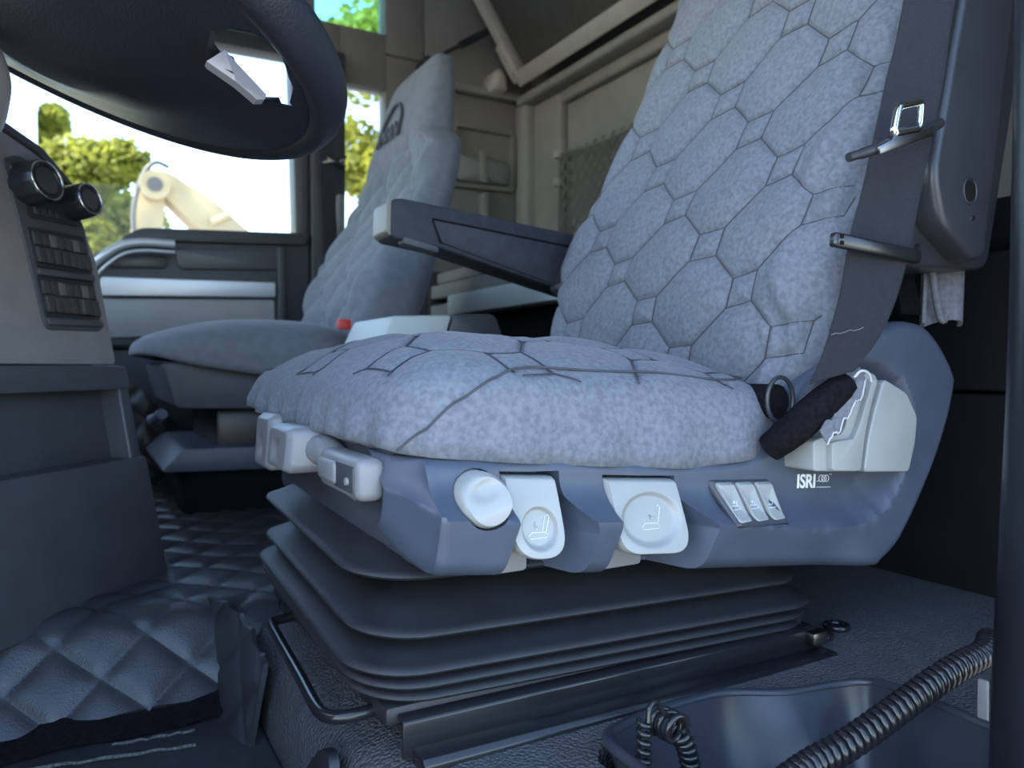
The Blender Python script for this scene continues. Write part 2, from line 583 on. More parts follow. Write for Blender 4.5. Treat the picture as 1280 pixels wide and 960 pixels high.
# ---- passenger door (structure) with its trim as parts
d1 = struct(prism('door_1', [(-.62, -.38), (.585, -.38), (.585, .30), (-.62, .20)], 'xz', YW + .02, YW + .09, 'door_dark', bev=.004))
prism('door_skin', [(-.62, .05), (.60, .05), (.60, .38), (.13, .352), (.06, .315), (-.05, .24), (-.62, .17)], 'xz', YW - .02, YW + .03, 'door_dark', d1, bev=.012, seg=3)
prism('window_sill', rpoly([(.085, .335), (.585, .36), (.585, .395), (.14, .372)], .02, 4), 'xz', YW - .04, YW + .06, 'door_dark', d1, bev=.008, seg=2)
prism('rear_frame', [(.557, .36), (.598, .36), (.598, .95), (.545, .95)], 'xz', YW - .015, YW + .06, 'door_dark', d1, bev=.008)
prism('top_frame', [(-.62, .895), (.598, .915), (.598, .96), (-.62, .94)], 'xz', YW - .015, YW + .06, 'door_dark', d1, bev=.008)
prism('front_frame', [(-.62, .17), (-.57, .17), (-.52, .94), (-.62, .94)], 'xz', YW - .015, YW + .06, 'door_dark', d1, bev=.008)
prism('silver_strip', rpoly([(.045, .186), (.49, .202), (.49, .243), (.045, .235)], .006, 3), 'xz', YW - .045, YW, 'silver', d1, bev=.008, seg=3)
prism('grey_panel', rpoly([(.045, .075), (.49, .10), (.49, .194), (.045, .178)], .01, 3), 'xz', YW - .035, YW, 'door_grey', d1, bev=.006, seg=2)
prism('map_pocket', rpoly([(.235, .268), (.50, .282), (.50, .335), (.22, .325)], .014, 4), 'xz', YW - .032, YW, 'dash_dark', d1, bev=.006, seg=2)
prism('edge_trim', [(.497, .04), (.52, .04), (.52, .35), (.497, .35)], 'xz', YW - .04, YW, 'door_dark', d1, bev=.004)
hp = smooth_path([(.02, YW - .04, .255), (.05, YW - .065, .285), (.09, YW - .07, .315), (.14, YW - .07, .328), (.22, YW - .065, .330)], 6)
hp2 = [p + V((0.0, 0, -.018)) * (0.4 + .6 * i / len(hp)) for i, p in enumerate(hp)]
hd = tube('grab_handle', hp, .011, 'silver', d1, 10)
tube('handle_lip', [p + V((.012 * (1 - i / len(hp)), -.004, -.022)) for i, p in enumerate(hp)], .0045, 'silver', hd, 8)
prism('handle_recess', rpoly([(.06, .262), (.205, .268), (.205, .305), (.10, .30)], .012, 4), 'xz', YW - .030, YW, 'black_plastic', d1, bev=.003)
struct(prism('window_2', [(-.60, .20), (-.05, .24), (.06, .315), (.13, .352), (.56, .37), (.55, .925), (-.58, .92)], 'xz', YW + .055, YW + .060, 'glass'))
struct(box('window_3', .70, .86, YW + .07, YW + .075, .42, .895, 'glass', bev=0))
struct(box('window_4', .62, .86, YW + .07, YW + .075, 1.05, 1.41, 'glass_tint', bev=0))
# B pillar on the passenger side with its belt
bp = struct(prism('trim_4', rpoly([(.60, .05), (.70, .05), (.705, .95), (.60, .95)], .01, 3), 'xz', YW - .03, YW + .05, 'door_dark', bev=.012, seg=3))
prism('inner_cover', [(.655, .12), (.70, .12), (.695, .52), (.675, .52)], 'xz', YW - .045, YW - .02, 'door_grey', bp, bev=.006)
pb = empty('pillar_strap', (.64, YW - .06, .1), 'dark belt strap hanging on the pillar beside the passenger seat', 'seat belt')
sheet('strap', lambda u, v: V((.62 + .035 * (1 - u) + (v - .5) * .042, YW - .055 - .02 * math.sin(u * 3), .10 + u * .80)), 24, 6, .0015, 'webbing', pb)
for dz in (0, 1):
    tube('bracket', smooth_path([(.615 + .02 * dz, YW - .065, .60 + .02 * dz), (.65, YW - .08, .605), (.69, YW - .07, .625 - .03 * dz)], 5), .007, 'metal_dark', pb, 8)

# ---- recessed pocket in the side lining
wk = empty('wall_pocket', (1.195, YW + .02, .60), 'recessed grey storage pocket with pale strap on taupe side wall', 'storage pocket')
ol = rpoly([(1.07, .60), (1.315, .605), (1.325, .815), (1.075, .815)], .02, 5)
il = rpoly([(1.085, .615), (1.30, .62), (1.308, .80), (1.09, .80)], .018, 5)
n = len(ol)
vs = [V((a, YW + .005, b)) for a, b in ol] + [V((a, YW + .002, b)) for a, b in il] + [V((a, YW + .028, b)) for a, b in il] + [V((a, YW + .029, b)) for a, b in ol]
fs = []
for i in range(n):
    j = (i + 1) % n
    for k in range(4):
        fs.append([k * n + i, k * n + j, ((k + 1) % 4) * n + j, ((k + 1) % 4) * n + i])
mk('pocket_frame', vs, fs, 'wall', wk)
prism('pocket_back', il, 'xz', YW + .0265, YW + .0295, 'wall', wk)
relief('pocket_flap', rpoly([(1.092, .622), (1.295, .625), (1.30, .70), (1.20, .712), (1.092, .71)], .02, 5), (1.195, .665), 6, lambda a, b, k: YW - .012 + .018 * k ** 3, YW + .026, 'door_grey', wk)
prism('pocket_strap', rpoly([(1.175, .62), (1.197, .62), (1.19, .725), (1.168, .725)], .004, 2), 'xz', YW - .018, YW - .011, 'wall_low', wk, bev=.002)
prism('lower_strap', rpoly([(1.185, .44), (1.205, .44), (1.207, .59), (1.187, .59)], .004, 2), 'xz', YW - .006, YW + .029, 'wall_low', wk, bev=.002)

# ---- rear wall storage net
nt_ = empty('storage_net', (1.36, 1.8, .45), 'dark mesh net stretched over the recess in the rear wall', 'net')
lines = []
for k in range(-8, 14):
    a = V((1.362, 1.52 + .045 * k, .40)); b = a + V((0, .30, .30))
    for sgn in (0, 1):
        p, q = (a, b) if not sgn else (V((a.x - .002, b.y, a.z)), V((b.x - .002, a.y, b.z)))
        pts = [p.lerp(q, t / 30) for t in range(31)]
        pts = [x for x in pts if 1.53 <= x.y <= 2.09 and x.z <= .69]
        if len(pts) > 1: lines.append([pts[0], pts[-1]])
tag(tubes('net_mesh', lines, .0028, 'net', nt_, 5), kind='stuff')
tube('top_cord', smooth_path([(1.36, 2.09, .69), (1.35, 1.8, .665), (1.36, 1.53, .69)], 6), .005, 'net', nt_, 8)
tube('side_cord', [(1.36, 2.09, .69), (1.355, 2.085, .55), (1.36, 2.09, .40)], .005, 'net', nt_, 8)
for z in (.69, .60, .42): box('hook', 1.345, 1.366, 2.08, 2.105, z - .012, z + .012, 'bunk_frame', nt_, .003)

# ---- upper bunk folded up on its strut
ub = empty('upper_bunk', (1.30, 1.3, .93), 'upper bunk folded up with dark underside and pale metal frame', 'bunk bed')
dd = V((-.57, 0, .82)).normalized(); nn = V((-.82, 0, -.57)).normalized(); yy = V((0, 1, 0))
b0 = V((1.295, 0, .955))
frame_box('underside_panel', b0 + yy * 1.31 + dd * .37 - nn * .02, dd, yy, nn, .70, 1.74, .03, 'bunk_under', ub, .004)
frame_box('front_rail', b0 + yy * 1.31 + dd * .012, dd, yy, nn, .05, 1.82, .045, 'bunk_frame', ub, .006)
frame_box('side_rail', b0 + yy * 2.205 + dd * .37, dd, yy, nn, .74, .035, .045, 'bunk_frame', ub, .006)
frame_box('hinge_plate', b0 + yy * 2.21 + dd * .07 + nn * .012, dd, yy, nn, .13, .05, .03, 'bunk_frame', ub, .006)
for k in (.03, .09): tube('bolt', [b0 + yy * 2.21 + dd * k + nn * .02, b0 + yy * 2.21 + dd * k + nn * .034], .009, 'bunk_frame', ub, 10)
gs = empty('gas_strut', (.98, 2.25, .98), 'black gas strut propping the folded upper bunk', 'strut')
p0, p1 = V((.975, 2.262, .975)), V((1.185, 2.24, 1.11))
tube('cylinder', [p0.lerp(p1, .5), p1], .012, 'black_plastic', gs, 12)
tube('rod', [p0, p0.lerp(p1, .52)], .006, 'black_plastic', gs, 10)
relief('mount', [(p0.x + .018 * math.cos(a * .52), p0.z + .018 * math.sin(a * .52)) for a in range(12)], (p0.x, p0.z), 3, lambda a, b, k: 2.25 + .01 * k * k, 2.33, 'black_plastic', gs)
relief('lower_mount', [(1.0 + .02 * math.cos(a * .52), .915 + .03 * math.sin(a * .52)) for a in range(12)], (1.0, .915), 3, lambda a, b, k: 2.25 + .015 * k * k, 2.33, 'black_plastic', gs)
relief('bunk_stop', rpoly([(1.20, .925), (1.26, .925), (1.255, .985), (1.23, 1.005), (1.21, .99)], .012, 4), (1.23, .955), 4, lambda a, b, k: 2.24 + .02 * k ** 3, 2.33, 'bunk_frame', gs)

# ---- lower bunk along the rear wall
lb = empty('lower_bunk', (1.18, 1.3, -.385), 'black lower bunk base behind the seats with pale slatted edge', 'bunk bed')
box('base', 1.002, 1.362, .27, 2.29, -.385, -.035, 'black_void', lb, .006)
box('upper_base', .997, 1.362, .27, 2.29, -.031, .145, 'black_void', lb, .006)
box('mattress', 1.06, 1.362, .27, 2.28, .146, .23, 'black_void', lb, .03, 3)
box('pale_board', .93, .995, 1.30, 2.03, .150, .208, 'pale', lb, .006)
box('slat', .955, 1.03, 1.45, 2.26, .210, .252, 'wall_low', lb, .006)
box('slat', .975, 1.055, 1.55, 2.26, .258, .292, 'wall_low', lb, .006)
box('slat_end', .945, 1.06, 2.20, 2.29, .145, .30, 'black_plastic', lb, .006)
box('grey_side', .95, .995, 2.035, 2.20, .152, .19, 'door_grey', lb, .006)

# ---- box between the seats
cb = empty('centre_box', (.56, 1.33, -.30), 'low box between the seats with pale sloped lid and dark end', 'storage box')
prism('body', [(.42, -.30), (.68, -.30), (.665, .03), (.42, .03)], 'xz', 1.23, 1.40, 'dash_dark', cb, bev=.01)
prism('pale_lid', [(.425, .03), (.542, .03), (.56, .09), (.452, .085)], 'xz', 1.20, 1.41, 'pale', cb, bev=.006)
prism('dark_end', rpoly([(.546, .03), (.67, .03), (.645, .094), (.563, .092)], .012, 4), 'xz', 1.20, 1.41, 'dash_dark', cb, bev=.005)

# ---- outside: trees, machine arm, mirror
def tree(label, x, y, z0, ztop, rad, n, seed, name='tree', lean=0):
    rnd = random.Random(seed)
    t = empty(name, (x, y, z0), label, 'tree', 'trees beyond the passenger windows')
    tube('trunk', smooth_path([(x, y, z0), (x + .1, y, z0 + (ztop - z0) * .4), (x + lean, y, ztop - rad * .8)], 5), [.16 - .007 * i for i in range(11)], 'bark', t, 8)
    cl = []
    for k in range(16):
        a = rnd.uniform(0, 6.28); h = rnd.uniform(-.75, .85)
        rr = rad * math.sqrt(max(.1, 1 - h * h)) * rnd.uniform(.3, .75)
        cl.append((V((x + lean + rr * math.cos(a), y + rr * math.sin(a), ztop - rad + h * rad)), rad * rnd.uniform(.28, .45)))
    vs, fs = [], []
    for k in range(n):
        c, r = cl[rnd.randrange(len(cl))]
        d = V((rnd.gauss(0, 1), rnd.gauss(0, 1), rnd.gauss(0, 1))).normalized() * r * rnd.uniform(.6, 1.05)
        p = c + d
        ax = V((rnd.gauss(0, 1), rnd.gauss(0, 1), rnd.gauss(0, .6))).normalized()
        ay = ax.cross(V((rnd.gauss(0, 1), rnd.gauss(0, 1), rnd.gauss(0, 1)))).normalized()
        s = rnd.uniform(.06, .12)
        b = len(vs)
        vs += [p - ax * s, p + ay * s * .5, p + ax * s, p - ay * s * .5, ]
        fs += [[b, b + 1, b + 2], [b, b + 2, b + 3]]
    tag(mk('foliage', vs, fs, 'leaf', t, False, recalc=False), kind='stuff')
tree('sunlit yellow-green tree left of the machine arm, beyond the door window', .35, 15, -1.85, 3.7, 1.15, 9000, 3)
tree('tall leafy tree seen through the narrow side window behind the pillar', 4.75, 12, -1.85, 5.75, 1.7, 12000, 5, lean=-.2)
tree('far tree whose crown shows at the left edge of the door window', -1.05, 17, -1.85, 5.6, .9, 7000, 9)
ex = empty('excavator_arm', (.6, 9, -1.85), 'ochre excavator boom with a round pivot, outside the passenger window', 'machine')
prism('stick', rpoly([(.44, -1.85), (.82, -1.85), (.76, 1.45), (.80, 1.78), (.72, 2.02), (.60, 2.05), (.54, 1.85), (.47, 1.45)], .06, 3), 'xz', 8.85, 9.15, 'excavator', ex, bev=.03)
prism('boom', rpoly([(.62, 1.95), (.68, 2.06), (.82, 2.06), (1.28, 1.80), (2.0, 1.20), (2.6, .3), (2.35, .2), (1.65, 1.15), (1.08, 1.50), (.78, 1.80)], .06, 3), 'xz', 8.80, 9.20, 'excavator', ex, bev=.03)
tube('pivot', [(.68, 8.72, 1.89), (.68, 9.28, 1.89)], .15, 'excavator', ex, 24)
tube('pivot_pin', [(.68, 8.70, 1.89), (.68, 8.80, 1.89)], .075, 'mach_dark', ex, 20)
tube('hose', smooth_path([(.50, 8.8, 1.2), (.48, 8.75, 1.6), (.56, 8.75, 1.95), (.68, 8.75, 2.12), (.82, 8.78, 2.1)], 6), .025, 'mach_dark', ex, 8)
tube('strut', [(1.22, 8.78, 1.55), (1.42, 8.78, 1.66)], .04, 'excavator', ex, 8)
mi = empty('wing_mirror', (-.22, 2.62, .40), 'passenger wing mirror outside at the left edge of the view', 'mirror')
def MR(a, b, c): return V((-.165 + .6 * a - .8 * c, 2.645 + .8 * a + .6 * c, b))
relief('housing', rpoly([(-.115, .42), (.105, .42), (.105, .86), (-.115, .86)], .03, 4), (0, .64), 6, lambda a, b, k: .004 + .01 * k ** 6, .10, 'black_plastic', mi, to3=MR)
relief('mirror_glass', rpoly([(-.105, .43), (.097, .43), (.097, .85), (-.105, .85)], .025, 4), (0, .64), 3, lambda a, b, k: .0 + .003 * k ** 4, .02, 'mirror', mi, to3=MR)
tube('bracket', smooth_path([(-.24, 2.66, .45), (-.33, 2.56, .32), (-.45, 2.42, .22)], 5), .02, 'black_plastic', mi, 8)

# ================================================================== FLOOR COVERINGS
def rr_ring(x0, x1, y0, y1, r, n=8):
    pts = []
    for (cx, cy, a0) in ((x1 - r, y1 - r, 0), (x0 + r, y1 - r, 90), (x0 + r, y0 + r, 180), (x1 - r, y0 + r, 270)):
        for k in range(n + 1):
            a = math.radians(a0 + 90 * k / n)
            pts.append((cx + r * math.cos(a), cy + r * math.sin(a)))
    return pts

def loft(name, rings, m, parent=None, cap=True, angle=50):
    n = len(rings[0])
    vs = [p for r in rings for p in r]
    fs = []
    for i in range(len(rings) - 1):
        for k in range(n):
            k2 = (k + 1) % n
            fs.append([i * n + k, i * n + k2, (i + 1) * n + k2, (i + 1) * n + k])
    if cap:
        fs.append(list(range(n))[::-1])
        fs.append([(len(rings) - 1) * n + k for k in range(n)])
    return mk(name, vs, fs, m, parent, True, angle)

# grained plinth under the driver's seat, with a cut-out for the door-side tray
rings = []
for ins, z in ((0.0, -.62), (0.0, -.375), (.004, -.350), (.014, -.325), (.030, -.306), (.055, -.295), (.085, -.292), (.16, -.292)):
    rings.append([V((p[0] + (.03 if p[0] < .3 else 0) * (z + .292) / -.33, p[1], z)) for p in rr_ring(.155 + ins, 1.0, .315 + ins * .3, 1.0 - ins * .3, .06, 8)])
pl = loft('seat_plinth', rings, 'plinth', None)
cut = prism('cut', [(.329, .20), (.329, .452), (.340, .466), (.42, .486), (.486, .490), (.538, .467), (.590, .450), (.611, .434), (.611, .20)], 'xy', -.43, -.2, 'plinth')
boolean(pl, [cut])
tag(pl, "grained black rubber-lined plinth under the driver's seat", 'seat base')
# side grille at the plinth's front corner
gr = empty('plinth_grille', (.14, .62, -.40), 'dark slotted vent grille at the front corner of the seat plinth', 'vent')
def PG(a, b, o): return V((.166 - o + (b + .292) * .09, a, b))
relief('grille_frame', rpoly([(.545, -.40), (.70, -.40), (.60, -.305), (.575, -.300)], .012, 4), (.61, -.36), 4, lambda a, b, k: .006 - .004 * k ** 6, -.006, 'black_plastic', gr, to3=PG)
for k in range(6):
    t = k / 5
    p = V((.585 + .012 * k, 0, -.322 - .010 * k)); q = V((.565 + .004 * k, 0, -.395))
    a = PG(.582 + .018 * k, -.318 - .010 * k, .009); b = PG(.556 + .021 * k, -.396, .009)
    tube('slat', [a, b], .0032, 'tray', gr, 6)

# quilted mat over the engine tunnel
def mat_profile(s):
    """s = distance over the mat from the hem; returns (y, z)"""
    pts = [(0, .895, -.372), (.10, .955, -.295), (.118, .972, -.288), (.14, .995, -.287), (1.25, 2.15, -.287)]
    for a, b in zip(pts, pts[1:]):
        if s <= b[0]:
            t = (s - a[0]) / (b[0] - a[0])
            return a[1] + (b[1] - a[1]) * t, a[2] + (b[2] - a[2]) * t
    return pts[-1][1], pts[-1][2]
def diamond(a, b, L, turn=0.0):
    p, q = (a + b) / L, (a - b) / L
    return min(abs(p - round(p)), abs(q - round(q))) * L * .7071
def quilt_fn(xr, sr):
    def f(u, v):
        x = xr[0] + (xr[1] - xr[0]) * u
        s = sr[0] + (sr[1] - sr[0]) * v
        y, z = mat_profile(s)
        y2, z2 = mat_profile(s + .02)
        y1, z1 = mat_profile(s - .02)
        nrm = V((0, -(z2 - z1), y2 - y1)).normalized()
        z += .004 * math.sin(x * 9 + y * 4) * ss(.1, .3, s) + .004 * mnoise.noise(V((x * 9, s * 9, 0)))
        d = diamond(x + .03, s, .088)
        h = .0060 * (1 - math.exp(-(d / .008) ** 1.2))
        return V((x, y, z)) + nrm * h
    return f
qm = sheet('quilted_floor_mat', quilt_fn((-.34, .95), (0, 1.22)), 250, 240, -.006, 'quilt')
tag(qm, 'black diamond-quilted leatherette mat over the engine tunnel', 'floor mat')
# its velour hem and folded corner are pieces of the same mat
def hemf(u, v):
    x = -.34 + .48 * u
    y = .897 - .036 * v
    z = -.366 - .012 * v + .003 * math.sin(u * 21) + .0015 * mnoise.noise(V((x * 60, v * 3, 0)))
    return V((x, y, z))
sheet('velour_hem', hemf, 60, 5, .004, 'velour_black', qm)
def foldf(u, v):
    y = 1.0 - .215 * u
    x = .122 + .034 * u + .012 * math.sin(u * 3.1) * (1 - v) - .014 * v
    z = -.280 - .102 * v - .020 * u * u * (1 - v) + .008 * math.sin(u * 3.1) * (1 - v)
    d = diamond(.215 * u, .102 * v + .02, .088)
    h = .005 * (1 - math.exp(-(d / .008) ** 1.2)) * ss(0, .1, u) * ss(1, .93, u)
    return V((x - h, y - h * .4, z))
sheet('folded_corner', foldf, 80, 50, -.005, 'quilt', qm)
# quilted flap hanging by the passenger footwell
def flapf(u, v):
    a = u * .24
    y = 2.03 - .02 * v - .05 * math.sin(u * 3)
    top = .05 - 1.02 * a - .2 * a * a
    z = -.275 + (top + .275) * (1 - v)
    x = .02 + a * 1.0
    d = diamond(x, z, .085)
    return V((x, y - .009 * (1 - math.exp(-(d / .012) ** 1.4)), z))
tag(sheet('quilted_flap', flapf, 60, 60, -.008, 'quilt'), 'quilted leatherette flap standing at the edge of the passenger footwell', 'floor mat')
# rubber mat in the driver's footwell
fm = sheet('foot_mat', lambda u, v: V((-.34 + .50 * u, .52 + .37 * v, -.381 + .002 * mnoise.noise(V((u * 8, v * 8, 3))))), 40, 30, .008, 'footmat')
tag(fm, "black rubber mat with scuffed ridges in the driver's footwell", 'floor mat')
def fl(a, b): return [V(a).lerp(V(b), t / 20) + V((0, .0015 * math.sin(t * 1.3), .0004 * math.sin(t * 2.1))) for t in range(21)]
tube('scuffed_ridge', fl((.022, .853, -.379), (.098, .846, -.379)), .0016, 'scuff', fm, 6)
tube('scuffed_ridge', fl((-.075, .845, -.379), (.095, .812, -.379)), .0018, 'scuff', fm, 6)

# ================================================================== TRAY, CORDS
ty = empty('door_tray', (.48, .40, -.43), 'dark plastic storage tray sunk beside the seat plinth', 'tray')
rim = smooth_path([(.332, .215, 0), (.333, .40, 0), (.336, .448, 0), (.36, .466, 0), (.42, .482, 0), (.486, .486, 0), (.538, .461, 0), (.585, .446, 0), (.606, .428, 0), (.608, .40, 0), (.606, .345, 0), (.600, .215, 0)], 8)
def trayf(u, v):
    f = u * (len(rim) - 1); i = min(int(f), len(rim) - 2)
    p = rim[i].lerp(rim[i + 1], f - i)
    c = V((.475, .33, 0))
    sh = 1 - .20 * v ** 1.2
    q = c + (p - c) * sh
    bulge = .030 * math.exp(-((p.x - .545) / .035) ** 2) * ss(.40, .44, p.y) * (v * (1.6 - v))
    z = -.284 - .10 * v + .006 * math.sin(u * 9) * (1 - v)
    return V((q.x, q.y - bulge, z))
sheet('wall', trayf, 110, 24, .004, 'tray', ty)
tube('rim', [V((p.x, p.y, -.283 + .006 * math.sin(i / (len(rim) - 1) * 9))) for i, p in enumerate(rim)], .0045, 'tray', ty, 8)
box('bottom', .36, .595, .215, .47, -.395, -.382, 'tray', ty, .003)

box('front_wall', .330, .606, .205, .217, -.395, -.300, 'tray', ty, .004)

def coil_path(path, R, pitch, per=14):
    P = [V(p) for p in path]
    ln = [0]
    for a, b in zip(P, P[1:]): ln.append(ln[-1] + (b - a).length)
    tot = ln[-1]
    n = int(tot / pitch * per)
    out = []
    up = None
    i = 0
    for k in range(n + 1):
        s = tot * k / n
        while i < len(P) - 2 and s > ln[i + 1]: i += 1
        t = (P[i + 1] - P[i]).normalized()
        c = P[i].lerp(P[i + 1], (s - ln[i]) / (ln[i + 1] - ln[i]))
        if up is None: up = V((0, 0, 1)) if abs(t.z) < .9 else V((1, 0, 0))
        sd = t.cross(up).normalized(); up = sd.cross(t).normalized()
        a = 2 * math.pi * k / per
        out.append(c + (sd * math.cos(a) + up * math.sin(a)) * R)
    return out
cd = empty('coiled_cable', (.50, .36, -.30), 'thick black coiled cable stretching from the pillar across the tray', 'cable')
cp = smooth_path([(.72, .385, -.250), (.676, .365, -.2465), (.63, .36, -.2475), (.59, .36, -.2545), (.555, .36, -.263), (.488, .36, -.278), (.445, .36, -.2835), (.38, .345, -.285), (.31, .32, -.285)], 8)
tube('coil', coil_path(cp, .0082, .0078, 14), .0034, 'gloss_black', cd, 8)
sc = empty('plug_cable', (.35, .42, -.34), 'thin curled black cable with a plug hanging in the tray', 'cable')
tube('coil', coil_path([(.347, .42, -.310), (.3455, .42, -.275), (.346, .42, -.252)], .0042, .0065, 12), .0019, 'gloss_black', sc, 7)
tube('lead', smooth_path([(.346, .416, -.252), (.349, .418, -.2425), (.357, .42, -.241), (.363, .42, -.250), (.372, .42, -.256)], 8), .0019, 'gloss_black', sc, 7)
tube('loop', coil_path(smooth_path([(.372, .412, -.262), (.371, .42, -.262), (.371, .432, -.263)], 4), .0095, .0075, 20), .0024, 'gloss_black', sc, 7)
tube('second_coil', coil_path(smooth_path([(.376, .42, -.266), (.386, .42, -.282), (.393, .42, -.310)], 6), .0058, .0062, 12), .0024, 'gloss_black', sc, 7)
box('plug', .338, .362, .405, .435, -.345, -.300, 'black_plastic', sc, .005, 3)

# small washers left on the plinth
for (x, y, lb_) in ((.690, .545, 'black rubber ring on the plinth just behind the seat rail'), (.728, .553, 'black rubber ring on the plinth, farther from the seat rail')):
    wsh = tube('rubber_ring', [V((x + .011 * math.cos(a * .314), y + .011 * math.sin(a * .314), -.2885)) for a in range(20)], .0038, 'gloss_black', None, 8, closed=True)
    tag(wsh, lb_, 'ring')

# ================================================================== DOOR PILLAR
dp = empty('door_post', (.60, .28, -.6), 'glossy black door pillar trim at the right edge', 'pillar')
pp = [(.587, .28, -.62), (.587, .28, -.40), (.5885, .28, -.268), (.592, .28, -.19), (.6035, .28, -.012), (.6065, .28, .138), (.6065, .28, .244), (.6065, .28, .7)]
tube('post', smooth_path(pp, 6), .030, 'post', dp, 24)
tube('seal', [V((p.x + .004, p.y - .0285, p.z)) for p in smooth_path(pp, 6)], .0035, 'black_plastic', dp, 8)
box('sill_strip', .6055, .609, .325, .333, -.315, -.243, 'lever_plastic', dp, .0015)

# ================================================================== DASHBOARD
def K(s, z, o): return V((.035 - .65 * s + .76 * (o - .2 * z), 1.16 - .76 * s - .65 * (o - .2 * z), z))
def kprism(name, poly, o0, o1, m, parent, bev=.003, seg=2):
    bm = bmesh.new()
    A = [bm.verts.new(K(p[0], p[1], o0)) for p in poly]; B = [bm.verts.new(K(p[0], p[1], o1)) for p in poly]
    n = len(poly)
    bm.faces.new(A); bm.faces.new(B[::-1])
    for i in range(n): bm.faces.new((A[i], A[(i + 1) % n], B[(i + 1) % n], B[i]))
    bmesh.ops.recalc_face_normals(bm, faces=bm.faces)
    if bev: bevel_bm(bm, bev, seg)
    return bm_out(name, bm, m, parent)
ds = empty('centre_console', (-.1, 1.25, -.29), 'grey centre dashboard unit with knobs, switch rows and lower cubby', 'dashboard')
kprism('upper_body', rpoly([(-.010, .003), (-.009, .14), (.004, .19), (.018, .238), (.062, .270), (.115, .287), (.40, .34), (.40, .003)], .008, 3), -.30, 0, 'dash', ds, .006, 3)
kprism('control_panel', rpoly([(.006, .047), (.104, .045), (.113, .175), (.122, .25), (.095, .262), (.026, .236), (.005, .19)], .010, 4), -.01, .003, 'dash_dark', ds, .0025)
kprism('top_edge', rpoly([(.02, .241), (.062, .273), (.115, .290), (.40, .343), (.40, .352), (.115, .300), (.055, .281), (.012, .244)], .002, 2), -.28, .004, 'dash_dark', ds, .002)
kprism('climate_panel', rpoly([(.011, .186), (.100, .183), (.116, .247), (.094, .253), (.028, .229)], .008, 4), 0, .0055, 'black_plastic', ds, .0015)
for i, (z0, z1) in enumerate(((.124, .172), (.063, .112))):
    kprism('switch_bay', rpoly([(.010, z0), (.103, z0 - .002), (.106, z1 - .001), (.010, z1 + .002)], .005, 3), 0, .0045, 'black_plastic', ds, .001)
    zm = z0 + (z1 - z0) * .52
    for k in range(7):
        s0 = .0125 + k * .0128
        kprism('rocker_switch', [(s0, zm + .001), (s0 + .0115, zm + .001), (s0 + .0115, z1 - .006), (s0, z1 - .006)], .002, .0075, 'switch_pale' if (k % 3 == 1) else 'switch', ds, .0012)
        kprism('rocker_switch', [(s0, z0 + .004), (s0 + .0115, z0 + .004), (s0 + .0115, zm - .001), (s0, zm - .001)], .002, (.010 if (i, k) != (1, 2) else .017), 'switch', ds, .0015)
    kprism('bay_sill', [(.010, z0 - .010), (.103, z0 - .012), (.103, z0 - .003), (.010, z0 - .001)], 0, .009, 'dash_dark', ds, .002)
def knob(s, z, r, L):
    ring0, ring1 = [], []
    n = 48
    def circ(rad, o, rib=0): return [K(s, z, 0) + (V((-.65, -.76, 0)) * math.cos(2 * math.pi * k / n) + V((-.152, .13, .98)) * math.sin(2 * math.pi * k / n)) * (rad - (rib if k % 4 == 0 else 0)) + V((.745, -.637, .196)) * o for k in range(n)]
    kb = loft('rotary_knob', [circ(r * .95, 0), circ(r * .97, L * .1, .0012), circ(r, L * .5, .0014), circ(r * .98, L * .93, .0012), circ(r * .9, L), circ(r * .72, L * .99), circ(r * .68, L * .94), circ(.002, L * .95)], 'knob', ds, angle=35)
    tube('chrome_ring', circ(r * .88, L * .995), .0014, 'chrome', kb, 8, closed=True)
    loft('knob_cap', [circ(r * .62, L * .90), circ(r * .6, L * .985), circ(r * .3, L * 1.0), circ(.001, L * 1.0)], 'dash_dark', kb)
knob(.093, .222, .0270, .034)
knob(.026, .213, .0225, .036)
for k in range(4): kprism('small_button', [(.050 + .011 * k, .189), (.059 + .011 * k, .189), (.059 + .011 * k, .199), (.050 + .011 * k, .199)], .004, .0075, 'switch', ds, .001)
kprism('lcd_window', rpoly([(.045, .217), (.068, .215), (.068, .238), (.046, .232)], .003, 2), .004, .0065, 'dash_dark', ds, .001)
# lower cubby and drawer
kprism('cubby_back', [(-.012, -.135), (.40, -.135), (.40, 0), (-.012, 0)], -.30, -.022, 'dash_dark', ds, .004)
kprism('shelf_lip', rpoly([(-.016, -.030), (.40, -.030), (.40, .001), (-.016, .001)], .006, 3), -.05, .010, 'dash_dark', ds, .005, 3)
kprism('side_cheek', rpoly([(-.016, -.135), (.006, -.135), (.004, -.02), (-.016, -.02)], .004, 2), -.30, .008, 'dash_dark', ds, .005, 3)
kprism('drawer', rpoly([(-.020, -.290), (.40, -.290), (.40, -.122), (-.020, -.122)], .008, 3), -.30, .012, 'dash_dark', ds, .006, 3)

db = struct(box('wall_dash', -1.08, -.34, .28, 2.30, -.385, .16, 'dash_dark', bev=.03, seg=3))

